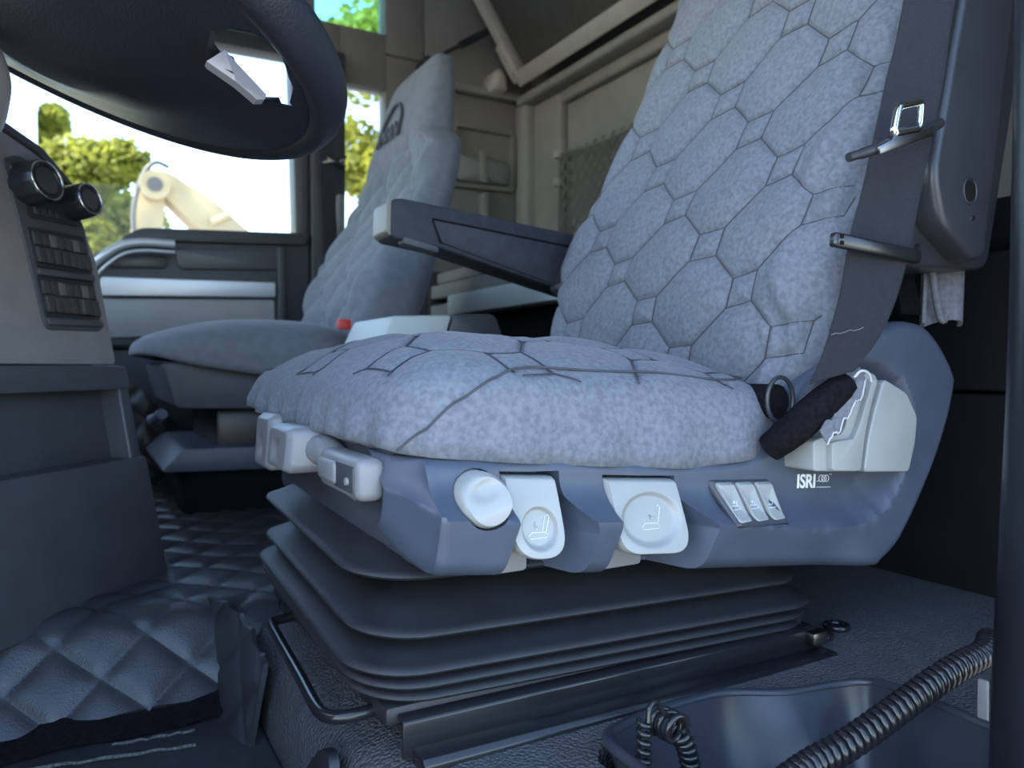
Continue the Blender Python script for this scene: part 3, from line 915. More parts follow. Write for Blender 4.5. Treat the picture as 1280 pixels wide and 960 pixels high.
# ---- steering wheel
TW = math.radians(20)
WC = V((-.004, .75, .315)); E1 = V((math.cos(TW), 0, -math.sin(TW))); E2 = V((0, 1, 0)); EN = V((math.sin(TW), 0, math.cos(TW)))
def Wp(p, q, h): return WC + E1 * p + E2 * q + EN * h
sw = empty('steering_wheel', WC, 'black leather steering wheel with silver spoke insert, seen from below', 'steering wheel')
n = 72
prof = [(.001, -.008), (.10, -.010), (.17, -.012), (.206, -.008), (.216, -.002), (.217, -.012), (.212, -.021), (.195, -.026), (.15, -.031), (.12, -.038), (.09, -.050), (.05, -.060), (.001, -.063)]
rings = [[Wp(r * math.cos(2 * math.pi * k / n), r * math.sin(2 * math.pi * k / n), h) for k in range(n)] for r, h in prof]
hub = loft('spokes_and_hub', rings, 'wheel', sw, angle=60)
def wprism(name, poly, h0, h1, m, parent=None, bev=0):
    bm = bmesh.new()
    A = [bm.verts.new(Wp(p[0], p[1], h0)) for p in poly]; B = [bm.verts.new(Wp(p[0], p[1], h1)) for p in poly]
    k = len(poly)
    bm.faces.new(A); bm.faces.new(B[::-1])
    for i in range(k): bm.faces.new((A[i], A[(i + 1) % k], B[(i + 1) % k], B[i]))
    bmesh.ops.recalc_face_normals(bm, faces=bm.faces)
    if bev: bevel_bm(bm, bev, 2)
    return bm_out(name, bm, m, parent)
OPB = [(.107, -.140), (.119, -.158), (.134, -.166), (.150, -.160), (.164, -.138), (.177, -.113), (.185, -.084), (.176, -.078), (.159, -.062), (.139, -.075), (.115, -.086)]
OPT = [(.107, -.116), (.119, -.134), (.135, -.146), (.151, -.142), (.167, -.120), (.181, -.091), (.191, -.042), (.181, -.034), (.167, -.030), (.142, -.045), (.118, -.072)]
def opening(sp, sq):
    def at(h):
        t = (h + .03) / .018
        return [(sp * (a[0] + (b[0] - a[0]) * t), sq * (a[1] + (b[1] - a[1]) * t)) for a, b in zip(OPB, OPT)]
    A = [Wp(p, q, -.05) for p, q in at(-.05)]; B = [Wp(p, q, .022) for p, q in at(.022)]
    k = len(A)
    return mk('cut', A + B, [list(range(k)), list(range(2 * k - 1, k - 1, -1))] + [[i, (i + 1) % k, k + (i + 1) % k, k + i] for i in range(k)], 'wheel')
cutters = [opening(1, 1), opening(-1, 1), opening(-1, -1)]
boolean(hub, cutters)
R0 = .222
vs, fs = [], []
for i in range(96):
    a = 2 * math.pi * i / 96
    for k in range(20):
        b = 2 * math.pi * k / 20
        vs.append(Wp((R0 + .0185 * math.cos(b)) * math.cos(a), (R0 + .0185 * math.cos(b)) * math.sin(a), .022 * math.sin(b) - .002))
for i in range(96):
    for k in range(20):
        fs.append([i * 20 + k, ((i + 1) % 96) * 20 + k, ((i + 1) % 96) * 20 + (k + 1) % 20, i * 20 + (k + 1) % 20])
mk('rim', vs, fs, 'wheel', sw, True, 180)
ia = [Wp(.112, -.0935, -.0335), Wp(.138, -.0850, -.0340), Wp(.158, -.0720, -.0345), Wp(.164, -.0695, -.0300), Wp(.164, -.0695, -.0255), Wp(.121, -.0930, -.0175)]
ib = [p + E2 * .014 for p in ia]
mk('spoke_insert', ia + ib, [[0, 1, 2, 3, 4, 5], [11, 10, 9, 8, 7, 6]] + [[i, (i + 1) % 6, 6 + (i + 1) % 6, 6 + i] for i in range(6)], 'silver', sw, False)
sh = empty('steering_column', (-.10, .74, .18), 'grey steering column cover at the left edge', 'steering column')
ax = [(-.185, .76, .215), (-.145, .755, .220), (-.10, .75, .225), (-.074, .745, .228), (-.060, .742, .229), (-.048, .74, .229)]
tube('column_cover', smooth_path(ax, 6), [.044] * 20 + [.0435, .043, .042, .040, .038, .035, .031, .026, .020, .013, .004], 'dash', sh, 20, angle=180)
tube('column_tube', [(-.14, .75, .20), (-.24, .75, -.20), (-.30, .75, -.37)], .03, 'dash_dark', sh, 14)

# ================================================================== DRIVER'S SEAT
ST = empty('driver_seat', (.45, .76, -.292), "driver's suspension seat in quilted blue-grey suede cover, beside the open door", 'seat')
# ---- cushion
ZB = [(.18, -.055), (.226, -.068), (.34, -.080), (.478, -.092), (.56, -.088), (.60, -.080), (.64, -.070)]
ZT = [(.18, .004), (.24, .026), (.30, .036), (.45, .033), (.64, .016)]
def cush_warp(u, v, h, d):
    x = .408 + .218 * u
    y = .762 + .247 * v
    x -= .018 * max(0, v) * max(0, -u) - .010 * max(0, -v) ** 4 * max(0, -u) ** 2
    zb = interp(ZB, x) + .012 * ss(.3, 1, v) * ss(.3, -.9, u)
    zt = interp(ZT, x) - .022 * ss(.2, 1.0, -v) * ss(1.2, .2, -u)
    low = ss(.55, .1, h)
    if u < -.75: x += .004 * low * math.sin(v * 31) - .004 * low
    if v < -.8: y += .0025 * low * math.sin(u * 17 + 1)
    wob = .002 * mnoise.noise(V((x * 18, y * 18, 1)))
    return V((x, y, zb + (zt - zb) * max(h, 0) + (h * .1 if h < 0 else 0) + (d + wob) * (1 if h > .3 else h / .3)))
CE1, CE2 = (.085, -.062), (.072, .115)
def cush_disp(u, v, rho):
    if rho > .965: return 0
    d = hexquilt(.218 * u + .02, .247 * v, CE1, CE2)
    return (-.0036 * math.exp(-(d / .0034) ** 2) + .0032 * (1 - math.exp(-(d / .022) ** 2)) - .0022) * ss(.965, .88, rho)
cu = pillow('cushion', 190, 720, 8.0, 4.6, cush_warp, cush_disp, 'suede', ST)
sup = superell(720, 8.0)
def cush_pt(deg, al):
    a, b = sup[int(round(deg * 2)) % 720]
    rho = math.sin(al) ** (2 / 4.6); h = max(0, math.cos(al)) ** (2 / 4.6)
    return cush_warp(a * rho, b * rho, h, .0006)
sp = [cush_pt(224 + t * 99, math.pi / 2 * (1 - .445 * ss(0, .24, t))) + V((0, -.0004, .0002)) for t in [i / 90 for i in range(91)]]
tube('side_seam', sp, .0011, 'seam', cu, 6)
box('cushion_pan', .25, .62, .545, .97, -.125, -.075, 'front_box', ST, .01)

# ---- backrest
YF = [(-.12, .99), (.0, 1.010), (.15, 1.025), (.22, 1.015), (.3, .985), (.47, .950), (.62, .935), (.85, .90)]
YN = [(-.12, .53), (.0, .505), (.08, .495), (.25, .487), (.45, .485), (.85, .55)]
def back_warp(u, v, h, d):
    z = .365 + .46 * v
    yn, yf = interp(YN, z), interp(YF, z)
    y = (yn + yf) / 2 + (yf - yn) / 2 * u
    xb = .605 + .335 * z + .115
    T = .108 + .020 * math.exp(-((z - .14) / .13) ** 2) + .016 * ss(.55, .9, abs(u)) * ss(.75, .3, z)
    x = xb - T * max(h, 0) - (h * .1 if h < 0 else 0)
    x -= (d + .0028 * mnoise.noise(V((y * 16, z * 16, 5)))) * (1 if h > .4 else max(h, 0) / .4)
    if u < -.5:
        x -= .0035 * math.sin(y * 190 + 6 * mnoise.noise(V((y * 6, z * 9, 2)))) * ss(-.62, -.9, u) * ss(.5, .2, z) * ss(.2, .6, h)
    return V((x, y, z))
BE1, BE2 = (.070, -.060), (.090, .078)
def back_disp(u, v, rho):
    z = .365 + .46 * v
    yn, yf = interp(YN, z), interp(YF, z)
    y = (yn + yf) / 2 + (yf - yn) / 2 * u
    k = ss(.985, .93, rho)
    if k <= 0: return 0
    d = hexquilt(-(y - .78) + .006 * mnoise.noise(V((y * 7, z * 7, 9))), z + .006 * mnoise.noise(V((y * 7, z * 7, 4))), BE1, BE2, .24)
    return (-.0045 * math.exp(-(d / .0034) ** 2) + .0070 * (1 - math.exp(-(d / .020) ** 2)) - .0045) * k
bk = pillow('backrest', 250, 1000, 7.0, 4.6, back_warp, back_disp, 'suede', ST)
def quilt_lines(e1, e2, c, rng, step=8):
    """stitch lines of hexquilt() as point lists in its plane"""
    L = []
    for i in range(-rng, rng):
        for j in range(-rng, rng):
            segs = [((i + .5, j - .5 + c), (i + .5, j + .5 - c)), ((i - .5 + c, j + .5), (i + .5 - c, j + .5))]
            k = [(i + .5 + c, j + .5), (i + .5, j + .5 + c), (i + .5 - c, j + .5), (i + .5, j + .5 - c)]
            segs += [(k[n], k[(n + 1) % 4]) for n in range(4)]
            for (a0, b0), (a1, b1) in segs:
                pts = []
                for t in range(step + 1):
                    a = a0 + (a1 - a0) * t / step; b = b0 + (b1 - b0) * t / step
                    pts.append((a * e1[0] + b * e2[0], a * e1[1] + b * e2[1]))
                L.append(pts)
    return L
def crown(rho, mm): return max(0.0, math.cos(math.asin(min(1, rho ** (mm / 2))))) ** (2 / mm)
def stitch(name, lines, to_uv, warp, disp, e, mm, lim, parent, r=.0007, lift=.0002):
    paths = []
    for l in lines:
        run = []
        for q, z in l:
            u, v = to_uv(q, z)
            rho = (abs(u) ** e + abs(v) ** e) ** (1 / e)
            if rho < lim: run.append(warp(u, v, crown(rho, mm), disp(u, v, rho) + lift))
            elif len(run) > 1: paths.append(run); run = []
            else: run = []
        if len(run) > 1: paths.append(run)
    return tag(tubes(name, paths, r, 'stitch', parent, 5), kind='stuff')
def back_uv(q, z):
    y = .78 - q
    for _ in range(3):
        y = .78 - (q - .006 * mnoise.noise(V((y * 7, z * 7, 9))))
    z2 = z
    for _ in range(3): z2 = z - .006 * mnoise.noise(V((y * 7, z2 * 7, 4)))
    yn, yf = interp(YN, z2), interp(YF, z2)
    return (y - (yn + yf) / 2) / ((yf - yn) / 2), (z2 - .365) / .46
stitch('stitching', quilt_lines(BE1, BE2, .24, 12), back_uv, back_warp, back_disp, 7.0, 4.6, .955, bk, lift=.0006)
stitch('stitching', quilt_lines(CE1, CE2, .27, 7), lambda q, z: ((q - .02) / .218, z / .247), cush_warp, cush_disp, 8.0, 4.6, .95, cu, lift=.0022)
sheet('cover_flap', lambda u, v: V((.625 + .05 * u + .012 * v, .490 - .004 * math.sin(u * 5), .045 - .045 * u - .055 * v * (1 - .6 * u) + .003 * math.sin(u * 9))), 16, 10, .003, 'suede', ST)
sheet('velcro_flap', lambda u, v: V((.795 + .037 * u, .535 + .004 * math.sin(v * 5), .125 - .066 * v)), 10, 14, .006, 'velour_black', ST)
sheet('hanging_flap', lambda u, v: V((.838 + .062 * u - .004 * v, .525 + .012 * math.sin(u * 6), .128 - (.078 + .004 * math.sin(u * 7)) * v)), 24, 14, .004, 'suede', ST)
tube('flap_loop', smooth_path([(.836, .517, .12), (.842, .516, .09), (.852, .516, .06), (.860, .516, .053), (.864, .516, .06)], 5), .0042, 'suede', ST, 8)

# ---- side trim panel
PB = [(.14, -.112), (.165, -.128), (.19, -.142), (.212, -.150), (.24, -.156), (.37, -.171), (.44, -.178), (.69, -.2045), (.712, -.204), (.735, -.193), (.753, -.178), (.785, -.138), (.812, -.098), (.832, -.060), (.843, -.030), (.847, -.014)]
PT = [(.14, -.064), (.19, -.068), (.27, -.070), (.34, -.073), (.45, -.083), (.535, -.086), (.575, -.074), (.60, -.046), (.625, -.014), (.66, .010), (.70, .031), (.725, .043), (.745, .0475), (.77, .048), (.79, .0435), (.81, .031), (.827, .015), (.839, .001), (.847, -.013)]
PB = [(p.x, p.y) for p in smooth_path([(a, b, 0) for a, b in PB], 4)]
PT = [(p.x, p.y) for p in smooth_path([(a, b, 0) for a, b in PT], 4)]
OUT = [(x, interp(PB, x)) for x, _ in PB] + [(x, z) for x, z in PT[::-1]]
INS = [(.10, -.085), (.18, -.096), (.23, -.110), (.33, -.121), (.48, -.137), (.615, -.156), (.680, -.159), (.715, -.147), (.740, -.122), (.758, -.086), (.764, -.050), (.745, -.014), (.71, .004), (.67, .010), (.60, .03), (.5, .1), (.1, .1)]
def pdepth(x, z):
    d = seg_dist(x, z, INS) if inside(x, z, INS) else -1
    y = .487
    if d > 0:
        t = min(1, d / .032)
        y += .028 * t * (2 - t)
    else:
        dz = seg_dist(x, z, INS)
        lim = ss(.70, .62, x)
        y += (.30 * lim + .03) * dz
    e = seg_dist(x, z, OUT)
    R = .013
    if e < R: y += R - math.sqrt(max(0, R * R - (R - e) ** 2))
    return y
def corner(p, y):
    if p < .222:
        k = .222 - p
        b = ss(-.004, .008, k)
        return p + k * .62 * b, y + k * .90 * b
    return p, y
nx, nz = 170, 46
vs = []
for i in range(nx):
    x = .158 + (.847 - .158) * (1 - (1 - i / (nx - 1)) ** 1.25)
    b, t = interp(PB, x), interp(PT, x)
    for j in range(nz):
        q = j / (nz - 1); q = q - math.sin(2 * math.pi * q) / (2 * math.pi) * .55
        z = b + (t - b) * q
        X, Y = corner(x, pdepth(x, z))
        vs.append(V((X, Y, z)))
fs = grid_faces(nx, nz)
edge = [i * nz for i in range(nx)] + [(nx - 1) * nz + j for j in range(1, nz)] + [i * nz + nz - 1 for i in range(nx - 2, -1, -1)] + [j for j in range(nz - 2, 0, -1)]
s0 = len(vs)
for k in edge: vs.append(V((max(vs[k].x, .212), .60, vs[k].z)))
for a in range(len(edge)):
    b = (a + 1) % len(edge)
    fs.append([edge[a], edge[b], s0 + b, s0 + a])
fs.append([s0 + a for a in range(len(edge))])
sp_ = mk('side_trim', vs, fs, 'seat_plastic', ST, True, 50)
def frustum(po, pi_, y0, y1):
    n = len(po)
    vs = [V((a, y0, b)) for a, b in po] + [V((a, y1, b)) for a, b in pi_]
    fs = [list(range(n)), list(range(2 * n - 1, n - 1, -1))] + [[i, (i + 1) % n, n + (i + 1) % n, n + i] for i in range(n)]
    return mk('cut', vs, fs, 'seat_plastic')
c1 = frustum([(.2795, -.0790), (.3400, -.0815), (.3640, -.133), (.3590, -.24), (.262, -.24), (.2840, -.118)],
             [(.2805, -.0825), (.3305, -.0865), (.3320, -.133), (.3300, -.24), (.271, -.24), (.2820, -.118)], .475, .552)
c2 = frustum([(.3775, -.0885), (.4580, -.0940), (.4930, -.142), (.4760, -.24), (.358, -.24), (.3800, -.133)],
             [(.3785, -.0920), (.4560, -.0990), (.4580, -.142), (.4500, -.24), (.366, -.24), (.3780, -.133)], .475, .552)
c3 = frustum([(.2585 + .0214 * math.cos(a * .2618), -.0985 + .0214 * math.sin(a * .2618)) for a in range(24)], [(.2585 + .0214 * math.cos(a * .2618), -.0985 + .0214 * math.sin(a * .2618)) for a in range(24)], .40, .53)
boolean(sp_, [c1, c2, c3])

# knob in its round socket
def knob_d(a, b, k):
    t = (b + .0985 - .25 * (a - .2585)) / .0208
    y = .4855 + .012 * ss(-.55, .9, t)
    y += .003 * ss(.75, .2, math.hypot((a - .2585) / .0208, (t - .35) / .6))
    return y + .006 * ss(.82, 1.0, k) ** 2
relief('round_knob', [(.2585 + .0202 * math.cos(a * .1309), -.0985 + .0202 * math.sin(a * .1309)) for a in range(48)], (.2585, -.0985), 14, knob_d, .529, 'light_plastic', ST)
# paddles
def icon(parent, cx, cz, s, yf, kind=0):
    def P(a, b): return V((cx + a * s, yf(cx + a * s, cz + b * s) - .0006, cz + b * s))
    L = [[(-.5, -.45), (.45, -.45), (.5, -.3), (.35, -.2), (-.35, -.15), (-.55, -.3)], [(.25, -.15), (.45, -.18), (.72, .5), (.62, .62), (.48, .55)]]
    A = [[(-.1, .35), (-.2, .15), (0, .15)], [(-.1, -.05), (-.2, .1), (0, .1)]] if kind == 0 else ([[(-.2, .1), (0, .22), (0, 0)], [(.2, .1), (.05, .2), (.05, 0)]] if kind == 1 else [[(.1, .1), (.2, .2), (.25, .05)]])
    tubes('printed_symbol', [[P(*p) for p in l] for l in L + A], .0003, 'print', parent, 4, closed=True)
def paddle(outline, ctr, dish, top, bot):
    (dx, dz, ra, rb) = dish
    z0 = max(p[1] for p in outline); z1 = min(p[1] for p in outline)
    def f(a, b, k=0):
        t = (z0 - b) / (z0 - z1)
        y = top + (bot - top) * t ** .8
        q = math.hypot((a - dx) / ra, (b - dz) / rb)
        y += .0055 * ss(1.04, .80, q)
        y += .0055 * ss(.92, 1.0, k) ** 2
        return y
    return f
o1 = rpoly([(.2815, -.0840), (.3285, -.0880), (.3300, -.120), (.326, -.142), (.311, -.1490), (.296, -.147), (.2835, -.134)], .016, 6)[6 * 0:]
o1 = [(.2815, -.0840), (.305, -.0860), (.3285, -.0880)] + rpoly([(.3295, -.105), (.3305, -.151), (.2825, -.147), (.2815, -.100)], .024, 9)[9 * 1:-9]
o1 = resample(o1, 110)
f1 = paddle(o1, None, (.3075, -.1255, .0165, .0165), .512, .492)
pd1 = relief('seat_paddle', o1, (.306, -.118), 34, f1, .530, 'light_plastic', ST)
icon(pd1, .3075, -.126, .016, lambda a, b: f1(a, b), 0)
o2 = [(.3795, -.0935), (.418, -.0965), (.4545, -.0995)] + rpoly([(.4565, -.115), (.4585, -.162), (.3805, -.155), (.3790, -.112)], .032, 10)[10 * 1:-10]
o2 = resample(o2, 120)
f2 = paddle(o2, None, (.4190, -.1295, .0320, .0225), .512, .490)
pd2 = relief('seat_paddle', o2, (.418, -.126), 34, f2, .530, 'light_plastic', ST)
icon(pd2, .4200, -.130, .0175, lambda a, b: f2(a, b), 1)
box('paddle_support', .279, .314, .528, .551, -.166, -.110, 'lever_plastic', ST, .004)
box('paddle_support', .376, .432, .528, .551, -.176, -.115, 'lever_plastic', ST, .004)
# three rocker switches
S3 = lambda a, b, c: V((a, pdepth(a, b) - c, b))
sf = relief('switch_frame', rpoly([(.4965, -.1035), (.5770, -.1085), (.5815, -.1485), (.5055, -.1440)], .004, 4), (.540, -.126), 10, lambda a, b, k: .0035 * ss(1.0, .9, k), -.004, 'front_box', ST, to3=S3)
for k in range(3):
    x0 = .5025 + .0248 * k
    dz = -.0016 * k
    ou = rpoly([(x0, -.1060 + dz), (x0 + .0215, -.1070 + dz), (x0 + .0262, -.1405 + dz), (x0 + .0062, -.1400 + dz)], .003, 3)
    c = (x0 + .0135, -.123 + dz)
    fb = lambda a, b, k_: .0062 + .0022 * ss(-.130 , -.112, b) - .0035 * ss(.86, 1.0, k_)
    bt = relief('rocker_switch', ou, c, 8, fb, .0, 'light_plastic', ST, to3=S3)
    icon(bt, c[0] + .001, c[1] - .002, .0105, lambda a, b: pdepth(a, b) - fb(a, b, 0), 2 if k == 2 else 1)
# pale two-piece belt anchor cover
ca = prism('anchor_cover', rpoly([(.5975, -.070), (.5985, -.0985), (.6640, -.1030), (.6700, -.070), (.6800, -.040), (.6925, -.0125), (.6850, -.0060), (.6660, -.0070), (.6570, -.020), (.6440, -.058), (.6380, -.0655), (.612, -.0665)], .004, 3), 'xz', .481, .525, 'light_plastic', ST, bev=.0045, seg=3)
prism('anchor_step', rpoly([(.6170, -.0715), (.6175, -.0985), (.6600, -.1015), (.6655, -.068), (.6740, -.040), (.6850, -.0130), (.6770, -.0120), (.6560, -.060), (.6480, -.0700), (.630, -.0705)], .003, 3), 'xz', .4755, .49, 'light_plastic', ca, bev=.004, seg=3)
prism('anchor_cap', rpoly([(.6680, -.1035), (.7400, -.1080), (.7500, -.078), (.7530, -.0520), (.7350, -.0270), (.7000, -.0130), (.6960, -.0150), (.6840, -.042), (.6740, -.072)], .005, 4), 'xz', .4775, .525, 'light_plastic', ST, bev=.005, seg=3)
# maker's mark
yl = pdepth(.64, -.116) - .0007
text_mesh('maker_name', 'ISRI', .0190, (.6290, yl, -.1150), (1, 0, -.06), (.06, 0, 1), 'print', ST, .0003, width=.0262, bold=.0004)
rp_ = []
for k in range(3):
    cx, cz = .6510 + .0042 * k, -.1130 - .0003 * k
    rp_.append([V((cx + .0034 * math.cos(a * .5236), yl, cz + .0034 * math.sin(a * .5236))) for a in range(12)])
tubes('maker_emblem', rp_ , .00035, 'print', ST, 4, closed=True)
tubes('maker_underline', [[(.6445, yl, -.1155), (.6475, yl, -.1155)], [(.6445, yl, -.1215), (.6655, yl, -.1230)], [(.6640, yl, -.1095), (.6670, yl, -.1100)]], .00035, 'print', ST, 4)

# ---- front box and levers
box('front_cover', .205, .30, .560, .925, -.143, -.062, 'front_box', ST, .008)
tube('cover_screw', [(.200, .565, -.100), (.208, .568, -.100)], .006, 'black_plastic', ST, 12)
def lever(y0, y1, z0, z1, x, dish, th=.024):
    ou = rpoly([(y0, z0), (y1, z0), (y1, z1), (y0, z1)], .010, 5)
    c = ((y0 + y1) / 2, (z0 + z1) / 2)
    def f(a, b, k):
        q = math.hypot((a - dish[0]) / dish[2], (b - dish[1]) / dish[3]) if dish else 9
        return x + .006 * ss(.78, 1.0, k) ** 2 + .0045 * ss(1.05, .3, q) + .004 * (b - z0) / (z1 - z0)
    return relief('adjust_lever', ou, c, 14, f, x + th, 'lever_plastic', ST, to3=lambda a, b, d: V((d, a, b)))
lever(.800, .868, -.108, -.050, .163, (.838, -.090, .016, .018))
l2 = lever(.695, .780, -.098, -.056, .158, (.748, -.080, .017, .014), .040)
tube('lever_stem', smooth_path([(.190, .700, -.076), (.192, .668, -.078), (.200, .645, -.094), (.228, .640, -.118)], 5), .014, 'lever_plastic', l2, 12)
l3 = box('adjust_lever', .180, .204, .556, .664, -.104, -.070, 'lever_plastic', ST, .008, 4)
box('lever_slot', .1785, .184, .563, .612, -.098, -.077, 'front_box', l3, .0015)
box('lever_slider', .1760, .184, .606, .655, -.096, -.077, 'lever_plastic', l3, .004, 3)
tube('slot_pin', [(.1765, .575, -.089), (.181, .575, -.089)], .0032, 'light_plastic', l3, 10)
# ---- bellows, one fold after another
def fold(z, inset, thick=.010, reach=.034, up=.018, front=None):
    front = inset if front is None else front
    rings = []
    def ring(ins, dz):
        out = []
        for (x, y) in rr_ring(.172 + front + ins, .672 - ins * 1.0 - inset, .522 + inset * .6 + ins, .915 - ins, max(.012, .055 - ins * .6), 10):
            out.append(V((x, y, z + dz - .036 * (x - .18) + .045 * (y - .53))))
        return out
    return loft('bellows_fold', [ring(reach, up), ring(reach * .45, up * .42), ring(.006, .0030), ring(.001, .0012), ring(0, -.0012), ring(.002, -.0036), ring(.006, -.005), ring(reach * .5, -.007), ring(reach, -thick)], 'rubber', ST, angle=60)
fold(-.160, .030, up=.028, reach=.050, front=.004)
fold(-.2015, .010, up=.026, reach=.048, front=.004)
fold(-.2255, -.004, up=.016)
fold(-.2370, .000, up=.008, reach=.02)
fold(-.2475, .004, up=.008, reach=.02)
box('bellows_core', .235, .62, .59, .86, -.262, -.13, 'black_plastic', ST, .01)
box('base_plate', .194, .650, .534, .920, -.270, -.255, 'rubber', ST, .004)
# ---- rails and slide bar
def rail(name, x0, x1, prof, parent=ST):
    bm = bmesh.new()
    A = [bm.verts.new(V((x0, a, b))) for a, b in prof]; B = [bm.verts.new(V((x1, a, b - .006))) for a, b in prof]
    n = len(prof)
    bm.faces.new(A); bm.faces.new(B[::-1])
    for i in range(n): bm.faces.new((A[i], A[(i + 1) % n], B[(i + 1) % n], B[i]))
    bmesh.ops.recalc_face_normals(bm, faces=bm.faces)
    bevel_bm(bm, .0015, 2)
    return bm_out(name, bm, 'gloss_black', parent)
rail('upper_rail', .203, .655, [(.522, -.291), (.522, -.2635), (.528, -.2605), (.550, -.2605), (.550, -.264), (.5265, -.2655), (.5265, -.291)])
rail('lower_rail', .211, .665, [(.500, -.3005), (.500, -.288), (.504, -.2835), (.524, -.2835), (.524, -.3005)])
rail('far_rail', .203, .655, [(.90, -.291), (.90, -.2605), (.93, -.2605), (.93, -.291)])
rail('far_rail', .211, .665, [(.90, -.3005), (.90, -.2835), (.95, -.2835), (.95, -.3005)])
box('rail_end_stop', .640, .662, .512, .524, -.283, -.270, 'metal_dark', ST, .002)
tube('slide_bar', smooth_path([(.215, .5655, -.268), (.197, .565, -.268), (.176, .566, -.269), (.163, .575, -.270), (.159, .595, -.270), (.1625, .664, -.270), (.167, .762, -.270), (.170, .812, -.270), (.176, .822, -.270), (.21, .825, -.268)], 6), .0052, 'gloss_black', ST, 12)

# ---- armrest on the inner side
ar = prism('armrest', rpoly([(0.3925, .188), (0.3940, .2440), (0.4100, .2465), (.74, .2170), (.74, .1150), (.660, .1330), (0.4710, .1780)], .010, 4), 'xz', 1.050, 1.115, 'arm', ST, bev=.006, seg=3)
prism('armrest_insert', rpoly([(0.4580, .2190), (.72, .1940), (.72, .1240), (.655, .1385), (0.4720, .1860)], .003, 3), 'xz', 1.0470, 1.06, 'arm', ar, bev=.0015)
tube('groove_shade_line', [V((a, 1.0465, b)) for a, b in [(.74, .1945), (.4560, .2200), (.4700, .1850)]], .0014, 'black_void', ar, 6)  # thin black tube stands in for the shade in the groove
prism('armrest_cap', rpoly([(0.3860, .196), (0.3880, .2380), (0.3950, .2435), (0.3950, .190)], .004, 3), 'xz', 1.053, 1.112, 'arm_warm_cap', ar, bev=.003, seg=3)
prism('armrest_wheel', rpoly([(0.4110, .180), (0.4660, .1705), (0.4660, .1785), (0.4110, .190)], .003, 3), 'xz', 1.046, 1.07, 'front_box', ar, bev=.002)
prism('armrest_hinge', rpoly([(.66, .12), (.76, .10), (.80, .20), (.72, .23)], .03, 5), 'xz', 1.02, 1.06, 'tower', ST, bev=.004)

# ---- belt tower on the outer side of the backrest
tw = prism('belt_tower', rpoly([(.700, .135), (.735, .102), (.880, .108), (.915, .25), (.985, .52), (1.04, .75), (.90, .75), (.80, .45), (.745, .30)], .018, 4), 'xz', .478, .540, 'tower', ST, bev=.010, seg=3)
tc_ = prism('tower_cover', rpoly([(.727, .190), (.742, .145), (.805, .110), (.822, .113), (.871, .394), (.925, .72), (.870, .72), (.7745, .371)], .018, 5), 'xz', .448, .485, 'tower', ST, bev=.010, seg=4)
tube('hole_shade_disc', [(.789, .4475, .179), (.789, .452, .179)], .0105, 'black_void', tc_, 20)  # black disc on the cover stands in for the shade inside a hole
tube('hole_rim', [V((.789 + .0112 * math.cos(a * .2618), .4475, .179 + .0135 * math.sin(a * .2618))) for a in range(24)], .0009, 'tower', tc_, 6, closed=True)
tube('tower_screw', [(.7945, .4465, .152), (.7945, .452, .152)], .0022, 'metal_dark', tc_, 10)
tube('lower_screw', [(.748, .472, .122), (.748, .48, .122)], .004, 'black_plastic', tw, 10)
ring = [V((.588 + .018 * math.cos(a * .2618), .512, -.032 + .022 * math.sin(a * .2618))) for a in range(24)]
tube('recliner_ring', ring, .0022, 'tower', ST, 8, closed=True)
tube('recliner_hub', [(.588, .516, -.034), (.588, .56, -.034)], .017, 'velour_black', ST, 20)

# ================================================================== SEAT BELT
SB = empty('seat_belt', (.62, .47, -.06), "dark woven seat belt with steel tongue beside the driver's backrest", 'seat belt')
BL = smooth_path([(.815, .478, .74), (.711, .470, .362), (.682, .468, .278), (.651, .467, .181), (.629, .467, .119), (.617, .468, .066), (.598, .470, .014), (.582, .472, -.016)], 8)
BR = smooth_path([(.850, .4425, .74), (.7510, .4425, .361), (.734, .4430, .279), (.706, .4440, .183), (.690, .447, .114), (.679, .452, .068), (.659, .456, .029), (.628, .460, -.004)], 8)
def beltf(u, v):
    f = u * (len(BL) - 1); i = min(int(f), len(BL) - 2)
    a = BL[i].lerp(BL[i + 1], f - i); b = BR[i].lerp(BR[i + 1], f - i)
    p = a.lerp(b, v)
    return p + V((0, .0015 * math.sin(v * math.pi), 0))
wb_ = sheet('webbing', beltf, 110, 14, .0018, 'webbing', SB, 180)
tube('stitch_line', [beltf(.81, t / 12) + V((0, -.0015, .0008 * math.sin(t * 2))) for t in range(8)], .0004, 'lever_plastic', wb_, 5)
by = .434
t_ = tube('tongue', smooth_path([(.589, by + .006, .184), (.612, by, .192), (.628, by, .199), (.668, by, .213), (.693, by, .222), (.720, by + .004, .234)], 5), [.0042] * 3 + [.0050] * 6 + [.0060] * 8 + [.0054] * 4 + [.0050] * 5, 'black_plastic', SB, 10)
prism('tongue_plate', [(.612, .194), (.631, .203), (.636, .213), (.668, .225), (.675, .217), (.693, .224), (.691, .215), (.614, .187)], 'xz', by - .008, by - .003, 'metal_dark', t_, bev=.001)
lp = rpoly([(.6340, .2080), (.6405, .2330), (.6750, .2440), (.6720, .2180)], .006, 4)
tube('tongue_loop', [V((a, by - .006, b)) for a, b in lp], .0036, 'chrome', t_, 8, closed=True)
ba = V((.699 - .595, -.016, .105 - .116)).normalized()
frame_box('belt_stop', (.647, .4525, .1105), ba, V((0, 1, 0)), V((.106, 0, .994)), .106, .009, .0135, 'gloss_black', SB, .003, 3)
for k in (-1, 1):
    for dz in (-.003, .003): frame_box('stop_slot', V((.647, .4475, .1105 + dz)) + ba * (k * .047), ba, V((0, 1, 0)), V((.106, 0, .994)), .003, .002, .0035, 'black_void', SB, 0)
